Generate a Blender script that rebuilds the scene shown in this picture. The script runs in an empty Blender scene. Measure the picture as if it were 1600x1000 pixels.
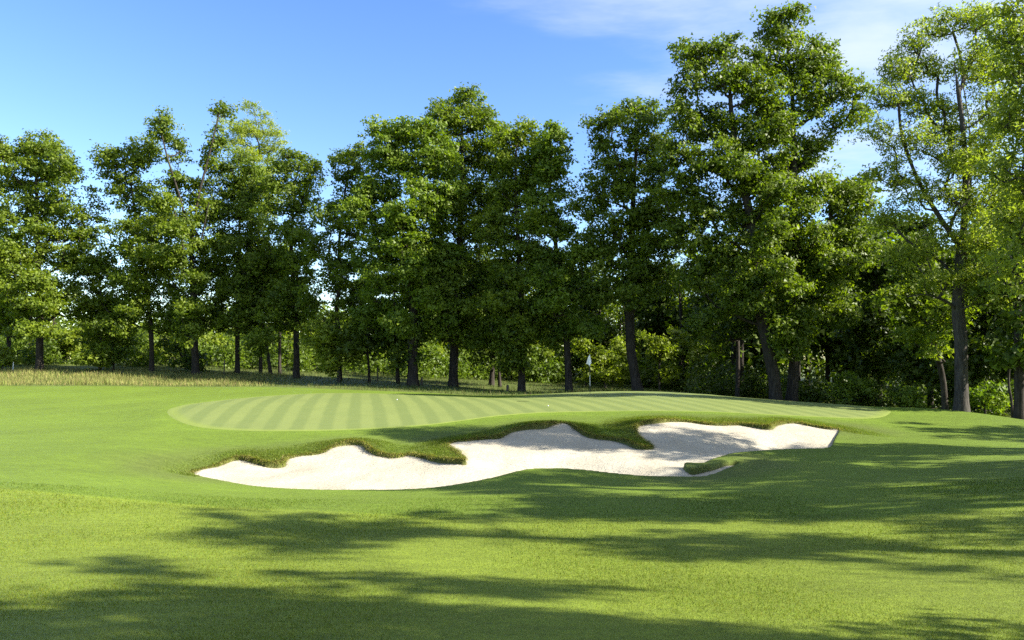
import bpy, math
import numpy as np
from mathutils import Vector

scene = bpy.context.scene
COL = scene.collection
rng = np.random.default_rng(20240611)

# ------------------------------------------------------------------ camera
F = 1155.0                                  # focal length in pixels of the 1600 px wide photo
PITCH = math.atan(72.0 / F)
CAM = np.array([0.0, 0.0, 1.65])
cam_data = bpy.data.cameras.new('camera')
cam_data.sensor_width = 36.0
cam_data.lens = 36.0 * F / 1600.0
cam_data.clip_start = 0.05
cam_data.clip_end = 6000.0
cam = bpy.data.objects.new('camera', cam_data)
cam.location = CAM
cam.rotation_euler = (math.pi / 2 + PITCH, 0, 0)
COL.objects.link(cam)
scene.camera = cam

# ------------------------------------------------------------------ sky, sun, exposure
SUN_AZ = math.radians(105.0)                # clockwise from +Y: from the right, a little behind the camera
SUN_EL = math.radians(34.0)
world = bpy.data.worlds.new('World')
scene.world = world
world.use_nodes = True
wn, wl = world.node_tree.nodes, world.node_tree.links
wn.clear()
w_out = wn.new('ShaderNodeOutputWorld')
w_bg = wn.new('ShaderNodeBackground')
w_bg.inputs['Strength'].default_value = 0.075
w_sky = wn.new('ShaderNodeTexSky')
w_sky.sky_type = 'NISHITA'
w_sky.sun_disc = False
w_sky.sun_elevation = SUN_EL
w_sky.sun_rotation = SUN_AZ
w_sky.altitude = 300
w_sky.air_density = 1.15
w_sky.dust_density = 0.15
w_sky.ozone_density = 2.2
w_hsv = wn.new('ShaderNodeHueSaturation')
w_hsv.inputs['Saturation'].default_value = 1.24
w_hsv.inputs['Hue'].default_value = 0.515
w_hsv.inputs['Value'].default_value = 0.96
wl.new(w_sky.outputs[0], w_hsv.inputs['Color'])
# thin wind-blown clouds on a layer overhead
w_tc = wn.new('ShaderNodeTexCoord')
w_sep = wn.new('ShaderNodeSeparateXYZ')
wl.new(w_tc.outputs['Generated'], w_sep.inputs[0])
def wmath(op, a, b=None, clamp=False):
    n = wn.new('ShaderNodeMath'); n.operation = op; n.use_clamp = clamp
    for k, s in enumerate((a, b)):
        if s is None: continue
        if isinstance(s, (int, float)): n.inputs[k].default_value = s
        else: wl.new(s, n.inputs[k])
    return n.outputs[0]
wz = wmath('ADD', wmath('MAXIMUM', w_sep.outputs['Z'], 0.0), 0.06)
wx = wmath('DIVIDE', w_sep.outputs['X'], wz)
wy = wmath('DIVIDE', w_sep.outputs['Y'], wz)
w_comb = wn.new('ShaderNodeCombineXYZ')
wl.new(wx, w_comb.inputs[0]); wl.new(wy, w_comb.inputs[1])
w_map = wn.new('ShaderNodeMapping')
w_map.inputs['Rotation'].default_value = (0, 0, math.radians(20))
w_map.inputs['Scale'].default_value = (0.8, 1.5, 1.0)
w_map.inputs['Location'].default_value = (0.35, 0.1, 0.0)
wl.new(w_comb.outputs[0], w_map.inputs['Vector'])
w_n1 = wn.new('ShaderNodeTexNoise')
w_n1.inputs['Scale'].default_value = 1.5
w_n1.inputs['Detail'].default_value = 9
w_n1.inputs['Roughness'].default_value = 0.58
w_n1.inputs['Distortion'].default_value = 0.15
wl.new(w_map.outputs[0], w_n1.inputs['Vector'])
w_cov = wmath('ADD', wmath('MULTIPLY', wx, 0.42), 0.02)      # the bank of thin cloud lies to the right
w_cov = wmath('MINIMUM', w_cov, 0.42)
w_cov = wmath('ADD', w_cov, wmath('MULTIPLY', wmath('SUBTRACT', w_sep.outputs['Z'], 0.39), 1.3))
w_d = wmath('ADD', w_n1.outputs['Fac'], wmath('SUBTRACT', w_cov, 0.55))
w_mr = wn.new('ShaderNodeMapRange')
w_mr.interpolation_type = 'SMOOTHSTEP'
w_mr.inputs['From Min'].default_value = 0.0
w_mr.inputs['From Max'].default_value = 0.50
w_mr.inputs['To Max'].default_value = 0.72
wl.new(w_d, w_mr.inputs['Value'])
w_mix = wn.new('ShaderNodeMix'); w_mix.data_type = 'RGBA'
wl.new(w_mr.outputs['Result'], w_mix.inputs['Factor'])
wl.new(w_hsv.outputs[0], w_mix.inputs['A'])
w_mix.inputs['B'].default_value = (3.2, 3.5, 3.8, 1)
wl.new(w_mix.outputs['Result'], w_bg.inputs['Color'])
wl.new(w_bg.outputs[0], w_out.inputs['Surface'])

sun_data = bpy.data.lights.new('sun', 'SUN')
sun_data.energy = 4.2
sun_data.angle = math.radians(0.53)
sun_data.color = (1.0, 0.94, 0.83)
sun = bpy.data.objects.new('sun', sun_data)
to_sun = Vector((math.sin(SUN_AZ) * math.cos(SUN_EL), math.cos(SUN_AZ) * math.cos(SUN_EL), math.sin(SUN_EL)))
sun.rotation_euler = to_sun.to_track_quat('Z', 'Y').to_euler()
sun.location = (40, -20, 60)
COL.objects.link(sun)

scene.view_settings.view_transform = 'Standard'
scene.view_settings.look = 'None'
scene.view_settings.gamma = 1.0
scene.view_settings.use_curve_mapping = False
scene.view_settings.exposure = 2.12
scene.cycles.max_bounces = 7
scene.cycles.diffuse_bounces = 3
scene.cycles.transmission_bounces = 5
scene.cycles.glossy_bounces = 2
scene.cycles.use_denoising = False

# ------------------------------------------------------------------ helpers
def ray(u, v):
    a = (u - 800.0) / F
    b = (500.0 - v) / F
    return np.array([a, math.cos(PITCH) - b * math.sin(PITCH), math.sin(PITCH) + b * math.cos(PITCH)])

def P(u, v, Y):
    """Point at depth Y seen at photo pixel (u, v)."""
    d = ray(u, v)
    return CAM + d * (Y / d[1])

def tag(o, label=None, cat=None, group=None, kind=None):
    if label: o['label'] = label
    if cat: o['category'] = cat
    if group: o['group'] = group
    if kind: o['kind'] = kind
    return o

def make_mesh(name, verts, loops, starts, mat=None, smooth=False, attrs=None):
    me = bpy.data.meshes.new(name)
    verts = np.ascontiguousarray(verts, dtype=np.float32)
    loops = np.ascontiguousarray(loops, dtype=np.int32)
    starts = np.ascontiguousarray(starts, dtype=np.int32)
    me.vertices.add(len(verts)); me.vertices.foreach_set('co', verts.ravel())
    me.loops.add(len(loops)); me.loops.foreach_set('vertex_index', loops)
    me.polygons.add(len(starts)); me.polygons.foreach_set('loop_start', starts)
    if smooth: me.polygons.foreach_set('use_smooth', np.ones(len(starts), dtype=bool))
    for an, av in (attrs or {}).items():
        av = np.ascontiguousarray(av, dtype=np.float32)
        if av.ndim == 1:
            a = me.attributes.new(an, 'FLOAT', 'POINT'); a.data.foreach_set('value', av)
        else:
            a = me.attributes.new(an, 'FLOAT_COLOR', 'POINT')
            a.data.foreach_set('color', np.hstack([av, np.ones((len(av), 1), np.float32)]).ravel())
    me.update(calc_edges=True)
    if mat: me.materials.append(mat)
    return me

def link(name, me, parent=None):
    o = bpy.data.objects.new(name, me)
    COL.objects.link(o)
    if parent: o.parent = parent
    return o

def quads_mesh(name, verts, quads, mat, **kw):
    quads = np.asarray(quads)
    k = quads.shape[1]
    return make_mesh(name, verts, quads.ravel(), np.arange(len(quads)) * k, mat, **kw)

class Tps:
    """Thin plate spline z(x, y) through scattered points."""
    def __init__(self, pts, lam=0.0):
        pts = np.asarray(pts, float)
        self.xy = pts[:, :2] / 20.0
        n = len(pts)
        K = self.k(np.linalg.norm(self.xy[:, None] - self.xy[None], axis=2)) + lam * np.eye(n)
        Pm = np.hstack([np.ones((n, 1)), self.xy])
        A = np.zeros((n + 3, n + 3)); A[:n, :n] = K; A[:n, n:] = Pm; A[n:, :n] = Pm.T
        self.w = np.linalg.solve(A, np.concatenate([pts[:, 2], np.zeros(3)]))
    @staticmethod
    def k(r):
        return np.where(r > 1e-9, r * r * np.log(np.maximum(r, 1e-9)), 0.0)
    def __call__(self, x, y):
        x = np.asarray(x, float); y = np.asarray(y, float)
        sh = x.shape
        q = np.stack([x.ravel() / 20.0, y.ravel() / 20.0], 1)
        out = np.empty(len(q))
        n = len(self.xy)
        for i in range(0, len(q), 20000):
            c = q[i:i + 20000]
            d = np.sqrt(((c[:, None, :] - self.xy[None]) ** 2).sum(2))
            out[i:i + 20000] = self.k(d) @ self.w[:n] + self.w[n] + c @ self.w[n + 1:]
        return out.reshape(sh)

def poly_sd(x, y, poly):
    """Signed distance to a closed polygon, negative inside."""
    x = np.asarray(x, float); y = np.asarray(y, float); sh = x.shape
    q = np.stack([x.ravel(), y.ravel()], 1)
    d2 = np.full(len(q), 1e18); ins = np.zeros(len(q), bool)
    n = len(poly)
    for i in range(n):
        a = poly[i]; b = poly[(i + 1) % n]; e = b - a
        w = q - a
        t = np.clip((w @ e) / max(e @ e, 1e-12), 0, 1)
        r = w - t[:, None] * e
        d2 = np.minimum(d2, (r * r).sum(1))
        c = (a[1] > q[:, 1]) != (b[1] > q[:, 1])
        xi = a[0] + (q[:, 1] - a[1]) / (e[1] if abs(e[1]) > 1e-12 else 1e-12) * e[0]
        ins ^= c & (q[:, 0] < xi)
    return np.where(ins, -1, 1).reshape(sh) * np.sqrt(d2).reshape(sh)

def catmull(pts, n=4, closed=True):
    pts = np.asarray(pts, float); m = len(pts); out = []
    for i in range(m if closed else m - 1):
        if closed: p0, p1, p2, p3 = pts[(i - 1) % m], pts[i], pts[(i + 1) % m], pts[(i + 2) % m]
        else: p0, p1, p2, p3 = pts[max(i - 1, 0)], pts[i], pts[i + 1], pts[min(i + 2, m - 1)]
        for k in range(n):
            t = k / n
            out.append(0.5 * (2 * p1 + (p2 - p0) * t + (2 * p0 - 5 * p1 + 4 * p2 - p3) * t * t + (3 * p1 - p0 - 3 * p2 + p3) * t ** 3))
    if not closed: out.append(pts[-1])
    return np.array(out)

def smoothstep(a, b, x):
    t = np.clip((x - a) / (b - a), 0, 1)
    return t * t * (3 - 2 * t)

def vnoise(x, y, seed=0):
    """Cheap smooth value noise, about -1..1."""
    r = np.random.default_rng(seed)
    out = 0
    for k in range(5):
        th = r.uniform(0, 6.28); f = r.uniform(0.7, 1.4); ph = r.uniform(0, 6.28)
        th2 = r.uniform(0, 6.28); ph2 = r.uniform(0, 6.28)
        out = out + np.sin(f * (x * math.cos(th) + y * math.sin(th)) + ph + 1.3 * np.sin(0.6 * (x * math.cos(th2) + y * math.sin(th2)) + ph2))
    return out / 3.0

# ------------------------------------------------------------------ materials
def new_mat(name):
    m = bpy.data.materials.new(name); m.use_nodes = True
    nt = m.node_tree; nt.nodes.clear()
    return m, nt.nodes, nt.links

class NB:
    """Small node-building helper."""
    def __init__(self, name):
        self.m, self.n, self.l = new_mat(name)
        self.out = self.n.new('ShaderNodeOutputMaterial')
    def add(self, t, **kw):
        nd = self.n.new(t)
        for k, v in kw.items():
            if hasattr(nd, k): setattr(nd, k, v)
        return nd
    def set(self, sock, v):
        if hasattr(v, 'links'): self.l.new(v, sock)
        else: sock.default_value = v
    def math(self, op, a, b=0.0, clamp=False):
        nd = self.n.new('ShaderNodeMath'); nd.operation = op; nd.use_clamp = clamp
        self.set(nd.inputs[0], a); self.set(nd.inputs[1], b)
        return nd.outputs[0]
    def noise(self, vec, scale, detail=3, rough=0.55, dist=0.0):
        nd = self.n.new('ShaderNodeTexNoise')
        self.l.new(vec, nd.inputs['Vector'])
        nd.inputs['Scale'].default_value = scale; nd.inputs['Detail'].default_value = detail
        nd.inputs['Roughness'].default_value = rough; nd.inputs['Distortion'].default_value = dist
        return nd.outputs['Fac']
    def mapping(self, vec, scale=(1, 1, 1), rot=(0, 0, 0)):
        nd = self.n.new('ShaderNodeMapping')
        self.l.new(vec, nd.inputs['Vector'])
        nd.inputs['Scale'].default_value = scale; nd.inputs['Rotation'].default_value = rot
        return nd.outputs[0]
    def pos(self):
        return self.n.new('ShaderNodeTexCoord').outputs['Object']
    def attr(self, name, out='Fac'):
        nd = self.n.new('ShaderNodeAttribute'); nd.attribute_name = name
        return nd.outputs[out]
    def ramp(self, fac, stops, interp='LINEAR'):
        nd = self.n.new('ShaderNodeValToRGB'); cr = nd.color_ramp; cr.interpolation = interp
        while len(cr.elements) < len(stops): cr.elements.new(0.5)
        for e, (p, c) in zip(cr.elements, stops):
            e.position = p; e.color = (c[0], c[1], c[2], 1)
        self.l.new(fac, nd.inputs[0])
        return nd.outputs[0]
    def mix(self, fac, a, b, blend='MIX'):
        nd = self.n.new('ShaderNodeMix'); nd.data_type = 'RGBA'; nd.blend_type = blend
        for s, v in (('Factor', fac), ('A', a), ('B', b)):
            k = [i for i in nd.inputs if i.name == s and (i.type == ('VALUE' if s == 'Factor' else 'RGBA'))][0]
            if isinstance(v, tuple) and len(v) == 3: v = (*v, 1)
            self.set(k, v)
        return [o for o in nd.outputs if o.type == 'RGBA'][0]
    def range(self, v, a, b, c, d, smooth=False):
        nd = self.n.new('ShaderNodeMapRange')
        if smooth: nd.interpolation_type = 'SMOOTHSTEP'
        self.l.new(v, nd.inputs['Value'])
        for k, x in zip(('From Min', 'From Max', 'To Min', 'To Max'), (a, b, c, d)): nd.inputs[k].default_value = x
        return nd.outputs['Result']
    def bump(self, h, strength, dist):
        nd = self.n.new('ShaderNodeBump'); nd.inputs['Strength'].default_value = strength
        nd.inputs['Distance'].default_value = dist; self.l.new(h, nd.inputs['Height'])
        return nd.outputs[0]
    def principled(self, color, rough=0.8, spec=0.2, normal=None):
        nd = self.n.new('ShaderNodeBsdfPrincipled')
        self.set(nd.inputs['Base Color'], color if not (isinstance(color, tuple) and len(color) == 3) else (*color, 1))
        self.set(nd.inputs['Roughness'], rough)
        nd.inputs['Specular IOR Level'].default_value = spec
        if normal is not None: self.l.new(normal, nd.inputs['Normal'])
        return nd
    def done(self, sh):
        self.l.new(sh, self.out.inputs['Surface'])
        return self.m

def leaf_material(name, dark, mid, bright, trans=0.42, tcol=(1.15, 1.25, 0.35)):
    b = NB(name)
    t = b.attr('tint')
    c = b.ramp(t, [(0.0, dark), (0.5, mid), (1.0, bright)])
    geo = b.add('ShaderNodeNewGeometry')
    c2 = b.mix(b.math('MULTIPLY', geo.outputs['Backfacing'], 0.35), c, b.mix(1.0, c, (1.25, 1.25, 1.5), 'MULTIPLY'))
    p = b.principled(c2, 0.5, 0.3)
    tr = b.add('ShaderNodeBsdfTranslucent')
    b.l.new(b.mix(1.0, c, tcol, 'MULTIPLY'), tr.inputs['Color'])
    mx = b.add('ShaderNodeMixShader'); mx.inputs[0].default_value = trans
    b.l.new(p.outputs[0], mx.inputs[1]); b.l.new(tr.outputs[0], mx.inputs[2])
    return b.done(mx.outputs[0])

M_OAK = leaf_material('oak_leaf', (0.052, 0.086, 0.007), (0.114, 0.163, 0.012), (0.194, 0.246, 0.018), 0.5)
M_MAPLE = leaf_material('maple_leaf', (0.060, 0.104, 0.009), (0.118, 0.178, 0.015), (0.190, 0.250, 0.020), 0.5)
M_ASH = leaf_material('ash_leaf', (0.110, 0.155, 0.018), (0.185, 0.235, 0.030), (0.260, 0.305, 0.042), 0.58)
M_YOUNG = leaf_material('young_leaf', (0.115, 0.160, 0.012), (0.180, 0.230, 0.020), (0.250, 0.300, 0.030), 0.52)
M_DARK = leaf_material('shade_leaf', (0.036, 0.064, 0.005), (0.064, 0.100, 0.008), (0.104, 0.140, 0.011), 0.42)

def bark_material(name, c1, c2):
    b = NB(name)
    v = b.mapping(b.pos(), (5.0, 5.0, 0.9))
    n = b.noise(v, 2.2, 6, 0.65, 0.4)
    n2 = b.noise(b.pos(), 0.7, 3)
    col = b.mix(b.range(n, 0.35, 0.68, 0, 1), c1, c2)
    col = b.mix(b.range(n2, 0.55, 0.75, 0, 0.5), col, (0.085, 0.095, 0.055))
    return b.done(b.principled(col, 0.9, 0.1, b.bump(n, 0.9, 0.05)).outputs[0])
M_BARK = bark_material('oak_bark', (0.018, 0.015, 0.012), (0.056, 0.048, 0.040))
M_BARK_GREY = bark_material('grey_bark', (0.030, 0.026, 0.023), (0.085, 0.077, 0.067))

def turf_material(name):
    b = NB(name)
    p = b.pos()
    base = b.attr('albedo', 'Color')
    big = b.noise(p, 0.22, 3, 0.5)
    med = b.noise(b.mapping(p, (0.55, 1.6, 1.0)), 1.7, 4, 0.6)
    fine = b.noise(p, 55.0, 3, 0.7)
    fine2 = b.noise(p, 14.0, 4, 0.7)
    k = b.math('ADD', b.range(big, 0.3, 0.7, -0.13, 0.13), b.range(med, 0.3, 0.7, -0.13, 0.13))
    k = b.math('ADD', k, b.range(fine, 0.25, 0.75, -0.30, 0.30))
    k = b.math('ADD', k, b.range(fine2, 0.25, 0.75, -0.22, 0.22))
    mid = b.noise(b.mapping(p, (0.8, 1.5, 1.0)), 5.0, 6, 0.72)
    k = b.math('ADD', k, b.range(mid, 0.25, 0.75, -0.26, 0.26))
    g = b.math('ADD', k, 1.0)
    cmb = b.add('ShaderNodeCombineXYZ')
    for i in range(3): b.l.new(g, cmb.inputs[i])
    col = b.mix(1.0, base, cmb.outputs[0], 'MULTIPLY')
    col = b.mix(b.range(med, 0.55, 0.75, 0.0, 0.22), col, b.mix(1.0, col, (1.25, 1.05, 0.9), 'MULTIPLY'))
    nrm = b.bump(b.math('ADD', b.math('MULTIPLY', fine, 0.6), fine2), 0.9, 0.03)
    pr = b.principled(col, 0.65, 0.15, nrm)
    pr.inputs['Sheen Weight'].default_value = 0.08
    pr.inputs['Sheen Roughness'].default_value = 0.5
    b.set(pr.inputs['Sheen Tint'], (0.75, 0.95, 0.25, 1))
    return b.done(pr.outputs[0])
M_TURF = turf_material('turf')

def blade_material(name, trans=0.35, tcol=(1.2, 1.25, 0.4)):
    b = NB(name)
    c = b.attr('albedo', 'Color')
    p = b.principled(c, 0.6, 0.12)
    tr = b.add('ShaderNodeBsdfTranslucent')
    b.l.new(b.mix(1.0, c, tcol, 'MULTIPLY'), tr.inputs['Color'])
    mx = b.add('ShaderNodeMixShader'); mx.inputs[0].default_value = trans
    b.l.new(p.outputs[0], mx.inputs[1]); b.l.new(tr.outputs[0], mx.inputs[2])
    return b.done(mx.outputs[0])
M_BLADE = blade_material('grass_blade')
M_STRAW = blade_material('straw_grass', 0.3, (1.1, 1.05, 0.8))

# ------------------------------------------------------------------ terrain from surveyed points
# bunker outline: photo pixel and the depth at which the edge lies
BACK = [  # from the left end along the overhanging back lip to the right end
 (300,741,19.5),(313,733,19.9),(335,729,20.5),(367,718,21.3),(385,719,21.3),(402,724,21.1),(423,730,20.9),(444,728,21.2),
 (448,717,21.7),(472,711,22.0),(500,708,22.2),(521,698,22.6),(545,694.5,22.9),(565,695,22.8),(577,705,22.2),(594,712,21.9),
 (622,714,21.8),(640,710,22.0),(664,715.5,21.5),(689,722.5,20.9),(724,725,20.5),(727,721,20.7),(715,710,21.5),(700,693,23.1),
 (732,688,23.5),(766,685,23.8),(780,684,23.9),(798,675,24.5),(827,670,24.8),(850,669,25.0),(864,663,25.5),(880,660,25.7),
 (892,664,25.4),(906,675,24.6),(922,683.5,24.0),(956,687.6,23.7),(977,693,23.2),(995,700.5,22.5),(1016,701,22.3),(1020,698,22.5),
 (1011,692,23.2),(998,681,24.4),(994,673,25.2),(999,664.5,25.9),(1032,660,26.6),(1055,658,27.0),(1080,659.5,27.0),(1115,664,26.7),
 (1150,663.5,26.9),(1170,666,26.7),(1195,670,26.4),(1206,670,26.4),(1213,664.5,26.9),(1228,661,27.3),(1248,661,27.4),(1268,665.5,27.0),
 (1290,669,26.7),(1311,671,26.4)]
FRONT = [  # from the right end back to the left along the smooth front lip, with the tongue of turf
 (1303,687,24.4),(1295,699,22.9),(1260,701,22.6),(1210,702,22.4),(1172,704.5,22.0),(1145,707.5,21.6),(1122,715,20.9),(1100,722.5,20.2),
 (1074,726,19.8),(1069,730,19.5),(1074,736,19.15),(1084,740,19.0),(1110,734,19.45),(1135,726,20.0),(1150,722,20.2),(1153,724,19.9),
 (1135,734,19.2),(1105,742.5,18.6),(1080,744,18.45),(1021,744,18.4),(956,738,18.55),(904,732.5,18.8),(850,732,18.8),(824,732.5,18.7),
 (798,738,18.4),(777,744,18.1),(732,752,17.6),(680,761,17.2),(622,766.5,17.0),(535,765,17.1),(479,763,17.3),(391,758,17.9),(335,750,18.8)]
tongue_lip = set(range(9, 14))              # FRONT points that form the undercut side of the tongue
back3 = [P(*p) for p in BACK]
front3 = [P(*p) for p in FRONT]
BUNKER = catmull(np.array([p[:2] for p in back3 + front3]), 3)

GREEN_PX = [(258,643,30.0),(275,658,27.7),(310,668,26.5),(370,673,25.9),(450,674,25.7),(550,672,26.0),(650,666,26.6),(720,658,27.5),
 (780,650,28.5),(850,645,29.3),(950,643,29.8),(1100,643.5,29.8),(1200,648,29.6),(1300,652.5,29.6),(1360,654,29.8),(1390,648.5,31.2),
 (1385,640,34.5),(1300,631.2,38.5),(1250,628.2,39.5),(1150,620.6,42.0),(1100,616,43.3),(1000,611.5,45.0),(900,613.2,44.5),(850,616.4,42.8),
 (790,622.2,39.2),(700,619.2,40.6),(600,615.2,42.4),(500,614.6,42.0),(400,620,38.5),(330,627,35.0),(280,634,32.0)]
green3 = [P(*p) for p in GREEN_PX]
GREEN = catmull(np.array([p[:2] for p in green3]), 8)

pts = [P(*p) for p in [
 # foreground fairway
 (-300,1000,4.6),(300,1000,4.6),(800,1000,4.6),(1300,1000,4.6),(1900,1000,4.6),
 (-300,900,7.2),(200,900,7.3),(600,900,7.4),(1000,900,7.4),(1400,900,7.2),(1900,900,7.0),
 (-200,800,11.4),(100,800,11.8),(350,800,12.4),(600,800,12.9),(820,800,12.9),(1050,800,12.5),(1300,800,12.3),(1600,800,10.9),(1900,800,10.5),
 (-200,770,13.3),(100,770,14.0),(300,775,14.8),(450,782,14.7),(820,765,15.8),(980,770,15.4),(1150,765,15.4),(1300,770,14.6),(1450,770,13.3),(1600,770,12.3),
 # left side up to the rough
 (-150,700,20.5),(60,700,20.5),(200,700,20.8),(-150,650,31),(60,650,31.0),(200,655,29.0),(-200,612,46.5),(60,611,46.5),(220,612,45.5),(380,611,45.5),
 (-200,603,50),(60,603,50.5),(260,604,50),(400,604,50),(-300,582,58),(60,582,58),(240,585,58),(371,587,59),(463,591,57.5),
 (250,745,17.6),(250,715,20.0),(260,680,24.5),(330,700,22.8),(420,698,23.2),(520,685,24.3),(620,690,23.9),(640,680,24.9),
 (760,668,26.0),(840,656,27.4),(930,660,26.9),(960,670,25.6),(980,684,24.2),
 # behind the left crest of the green
 (600,609,47.5),(600,601,53),(700,613,46),(645,602,53.5),(708,604,55),(790,617,45),(815,613,52),(860,614.5,48),(888,613.5,51),
 # behind the right crest
 (1000,612.5,50),(1000,613,55),(1100,620,48),(1200,632,45),(1210,634,49),(1300,638,43),(1400,646,40.5),(1500,652,39),(1600,668,35),(1700,684,32),
 # right crest and slope
 (1440,637.5,35.5),(1500,642.5,34.5),(1550,648.5,33.0),(1600,656,31.0),(1700,670,28.0),
 (1400,660,29.0),(1340,664,27.9),(1360,680,25.0),(1340,698,23.0),(1420,690,23.6),(1400,715,20.3),(1400,740,17.4),(1500,665,28.2),(1500,690,23.4),(1500,720,18.8),
 (1500,745,16.0),(1600,680,25.5),(1600,705,20.6),(1600,735,16.1),(1800,720,17.0),(1250,730,18.4),(1180,740,17.6)]]
pts += [np.array(p, float) for p in [(-60,62,1.6),(60,62,-0.6),(-90,110,2.4),(0,110,1.4),(90,110,0.4),(0,80,0.4),(35,52,-1.2),(-30,75,1.9),
 (0,-12,0.2),(45,-12,0.2),(-45,-12,0.2),(48,18,-0.1),(-48,18,-0.4),(-55,45,0.4),(52,38,-0.8),(25,12,-0.45),(-25,8,-0.35)]]
pts += [p for p in green3]
LIP = 0.11
for i in range(0, len(back3), 2):
    p = back3[i].copy()
    n = 1.0 if 2 < i < len(back3) - 3 else 0.5
    pts.append(p + np.array([0, 0.05, LIP * n * (0.75 + 0.5 * math.sin(i * 2.3))]))
for i, p in enumerate(front3):
    if i in tongue_lip: pts.append(p + np.array([0.0, 0.08, 0.10]))
    elif i % 2 == 1 or i < 3: pts.append(p)
G0 = Tps(pts, lam=2e-5)

sand_pts = [p - np.array([0, 0, 0.02]) for p in back3]
sand_pts += [p - np.array([0, 0, 0.03 if i in tongue_lip else 0.09]) for i, p in enumerate(front3)]
sand_pts += [P(*p) for p in [(420,748,19.3),(500,740,20.2),(600,748,19.6),(600,732,20.9),(700,742,19.9),(760,725,21.0),(820,722,21.2),(870,712,21.9),(870,690,23.4),
 (950,722,21.0),(1000,734,19.9),(1050,722,21.0),(1060,700,22.7),(1060,680,24.6),(1150,690,24.2),(1150,678,25.4),(1230,690,24.7),(1230,676,26.0),(1280,688,24.7),(780,700,22.6)]]
for u, Y, z in [(480,18.3,-1.36),(600,18.2,-1.40),(700,18.5,-1.38),(820,19.9,-1.42),(900,19.9,-1.38),(980,19.3,-1.33),(1180,23.2,-1.12),(1240,23.3,-1.12)]:
    sand_pts.append(np.array([(u - 800) / F * Y, Y, z]))
S0 = Tps(sand_pts, lam=1e-5)

def ground_z(x, y, sd_b=None, sd_g=None):
    xx = np.clip(x, -75, 75); yy = np.clip(y, -14, 110)
    z = G0(xx, yy)
    if sd_b is not None:
        s = S0(np.clip(x, -10, 13), np.clip(y, 16, 28.5)) - 0.30
        k = smoothstep(0.0, -0.07, sd_b)
        z = np.where(sd_b < 0, z * (1 - k) + np.minimum(z, s) * k, z)
    if sd_g is not None:
        z = z - 0.05 * smoothstep(-0.1, -0.5, sd_g)
    return z

def gz(x, y):
    return float(ground_z(np.array([x]), np.array([y]))[0])

def axis(segs):
    out = [segs[0][0]]
    for a, b, st in segs:
        n = max(1, int(round((b - a) / st)))
        out += list(np.linspace(a, b, n + 1)[1:])
    return np.array(out)
gx = axis([(-1500,-300,300),(-300,-80,20),(-80,-30,2.5),(-30,-14,0.4),(-14,-9.6,0.18),(-9.6,12.4,0.064),(12.4,20,0.2),(20,34,0.5),(34,80,2.5),(80,300,20),(300,1500,300)])
gy = axis([(-300,-15,25),(-15,3,1.2),(3,10,0.2),(10,16.6,0.14),(16.6,28.0,0.06),(28.0,48,0.27),(48,64,0.4),(64,120,3),(120,400,25),(400,2000,400)])
XX, YY = np.meshgrid(gx, gy)
near = (XX > -11) & (XX < 14) & (YY > 15.5) & (YY < 29.5)
SDB = np.full(XX.shape, 50.0); SDB[near] = poly_sd(XX[near], YY[near], BUNKER)
nearg = (XX > -20) & (XX < 22) & (YY > 22) & (YY < 50)
SDG = np.full(XX.shape, 50.0); SDG[nearg] = poly_sd(XX[nearg], YY[nearg], GREEN)
ZZ = ground_z(XX, YY, SDB, SDG)
# small unevenness of the turf
ZZ += 0.008 * vnoise(XX * 1.4, YY * 1.4, 3) * smoothstep(120, 60, YY) * (SDG > 0)

# albedo zones of the turf (kinds of grass, soil and thatch)
FAIR = np.array([0.100, 0.134, 0.010])
FIRST = np.array([0.070, 0.110, 0.007])
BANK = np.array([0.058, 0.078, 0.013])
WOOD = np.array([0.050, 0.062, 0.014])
STRAWC = np.array([0.17, 0.155, 0.055])
def turf_albedo(x, y, sdb, sdg, sdl=None):
    """Colour of the grass kind growing at a place."""
    # mown fairway in front: its border runs from the left edge of the picture to the right
    edge = np.interp(x, [-14, -9.5, -6, -2, 2, 6, 12], [14.6, 14.2, 13.4, 12.6, 12.0, 11.4, 11.0])
    k = smoothstep(-0.18, 0.18, edge - y)[..., None]
    c = FAIR * k + FIRST * (1 - k)
    # paler trodden line along the mowing border
    ln = np.exp(-((edge - y - 0.1) / 0.13) ** 2) * (0.6 + 0.4 * vnoise(x * 2, y * 2, 11))
    c = c * (1 + 0.33 * np.clip(ln, 0, 1))[..., None]
    # mowing passes, faint
    w = np.sin((y + 0.06 * x * x * 0.3 + 0.15 * x) * 2.4)
    c = c * (1 + 0.035 * w)[..., None]
    if sdl is None: sdl = sdb + (y < 18.6) * 50.0
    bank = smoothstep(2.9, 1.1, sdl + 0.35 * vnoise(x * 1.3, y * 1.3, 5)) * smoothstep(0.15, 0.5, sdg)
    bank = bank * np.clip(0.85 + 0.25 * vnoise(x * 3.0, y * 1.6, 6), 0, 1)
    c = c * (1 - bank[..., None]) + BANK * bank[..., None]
    lip = smoothstep(0.16, 0.0, sdl)
    c = c * (1 - lip[..., None]) + np.array([0.095, 0.105, 0.024]) * lip[..., None]
    # collar round the green
    ring = np.exp(-((sdg - 0.3) / 0.35) ** 2)
    c = c * (1 + 0.10 * ring)[..., None]
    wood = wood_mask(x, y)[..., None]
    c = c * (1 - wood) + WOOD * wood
    return c
def rough_front(x):
    return np.interp(x, [-80, -40, -16, -8, -3, 2, 6, 12, 18, 24, 30, 40, 80],
                     [50.5, 50.5, 49.5, 45.8, 43.0, 43.0, 47.5, 48.0, 43.5, 37.6, 33.5, 31, 31])
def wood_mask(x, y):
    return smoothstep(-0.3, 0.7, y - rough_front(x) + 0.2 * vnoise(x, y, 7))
back_line = np.array([p[:2] for p in back3])
tongue_line = np.array([p[:2] for p in front3[7:14]])
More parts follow.
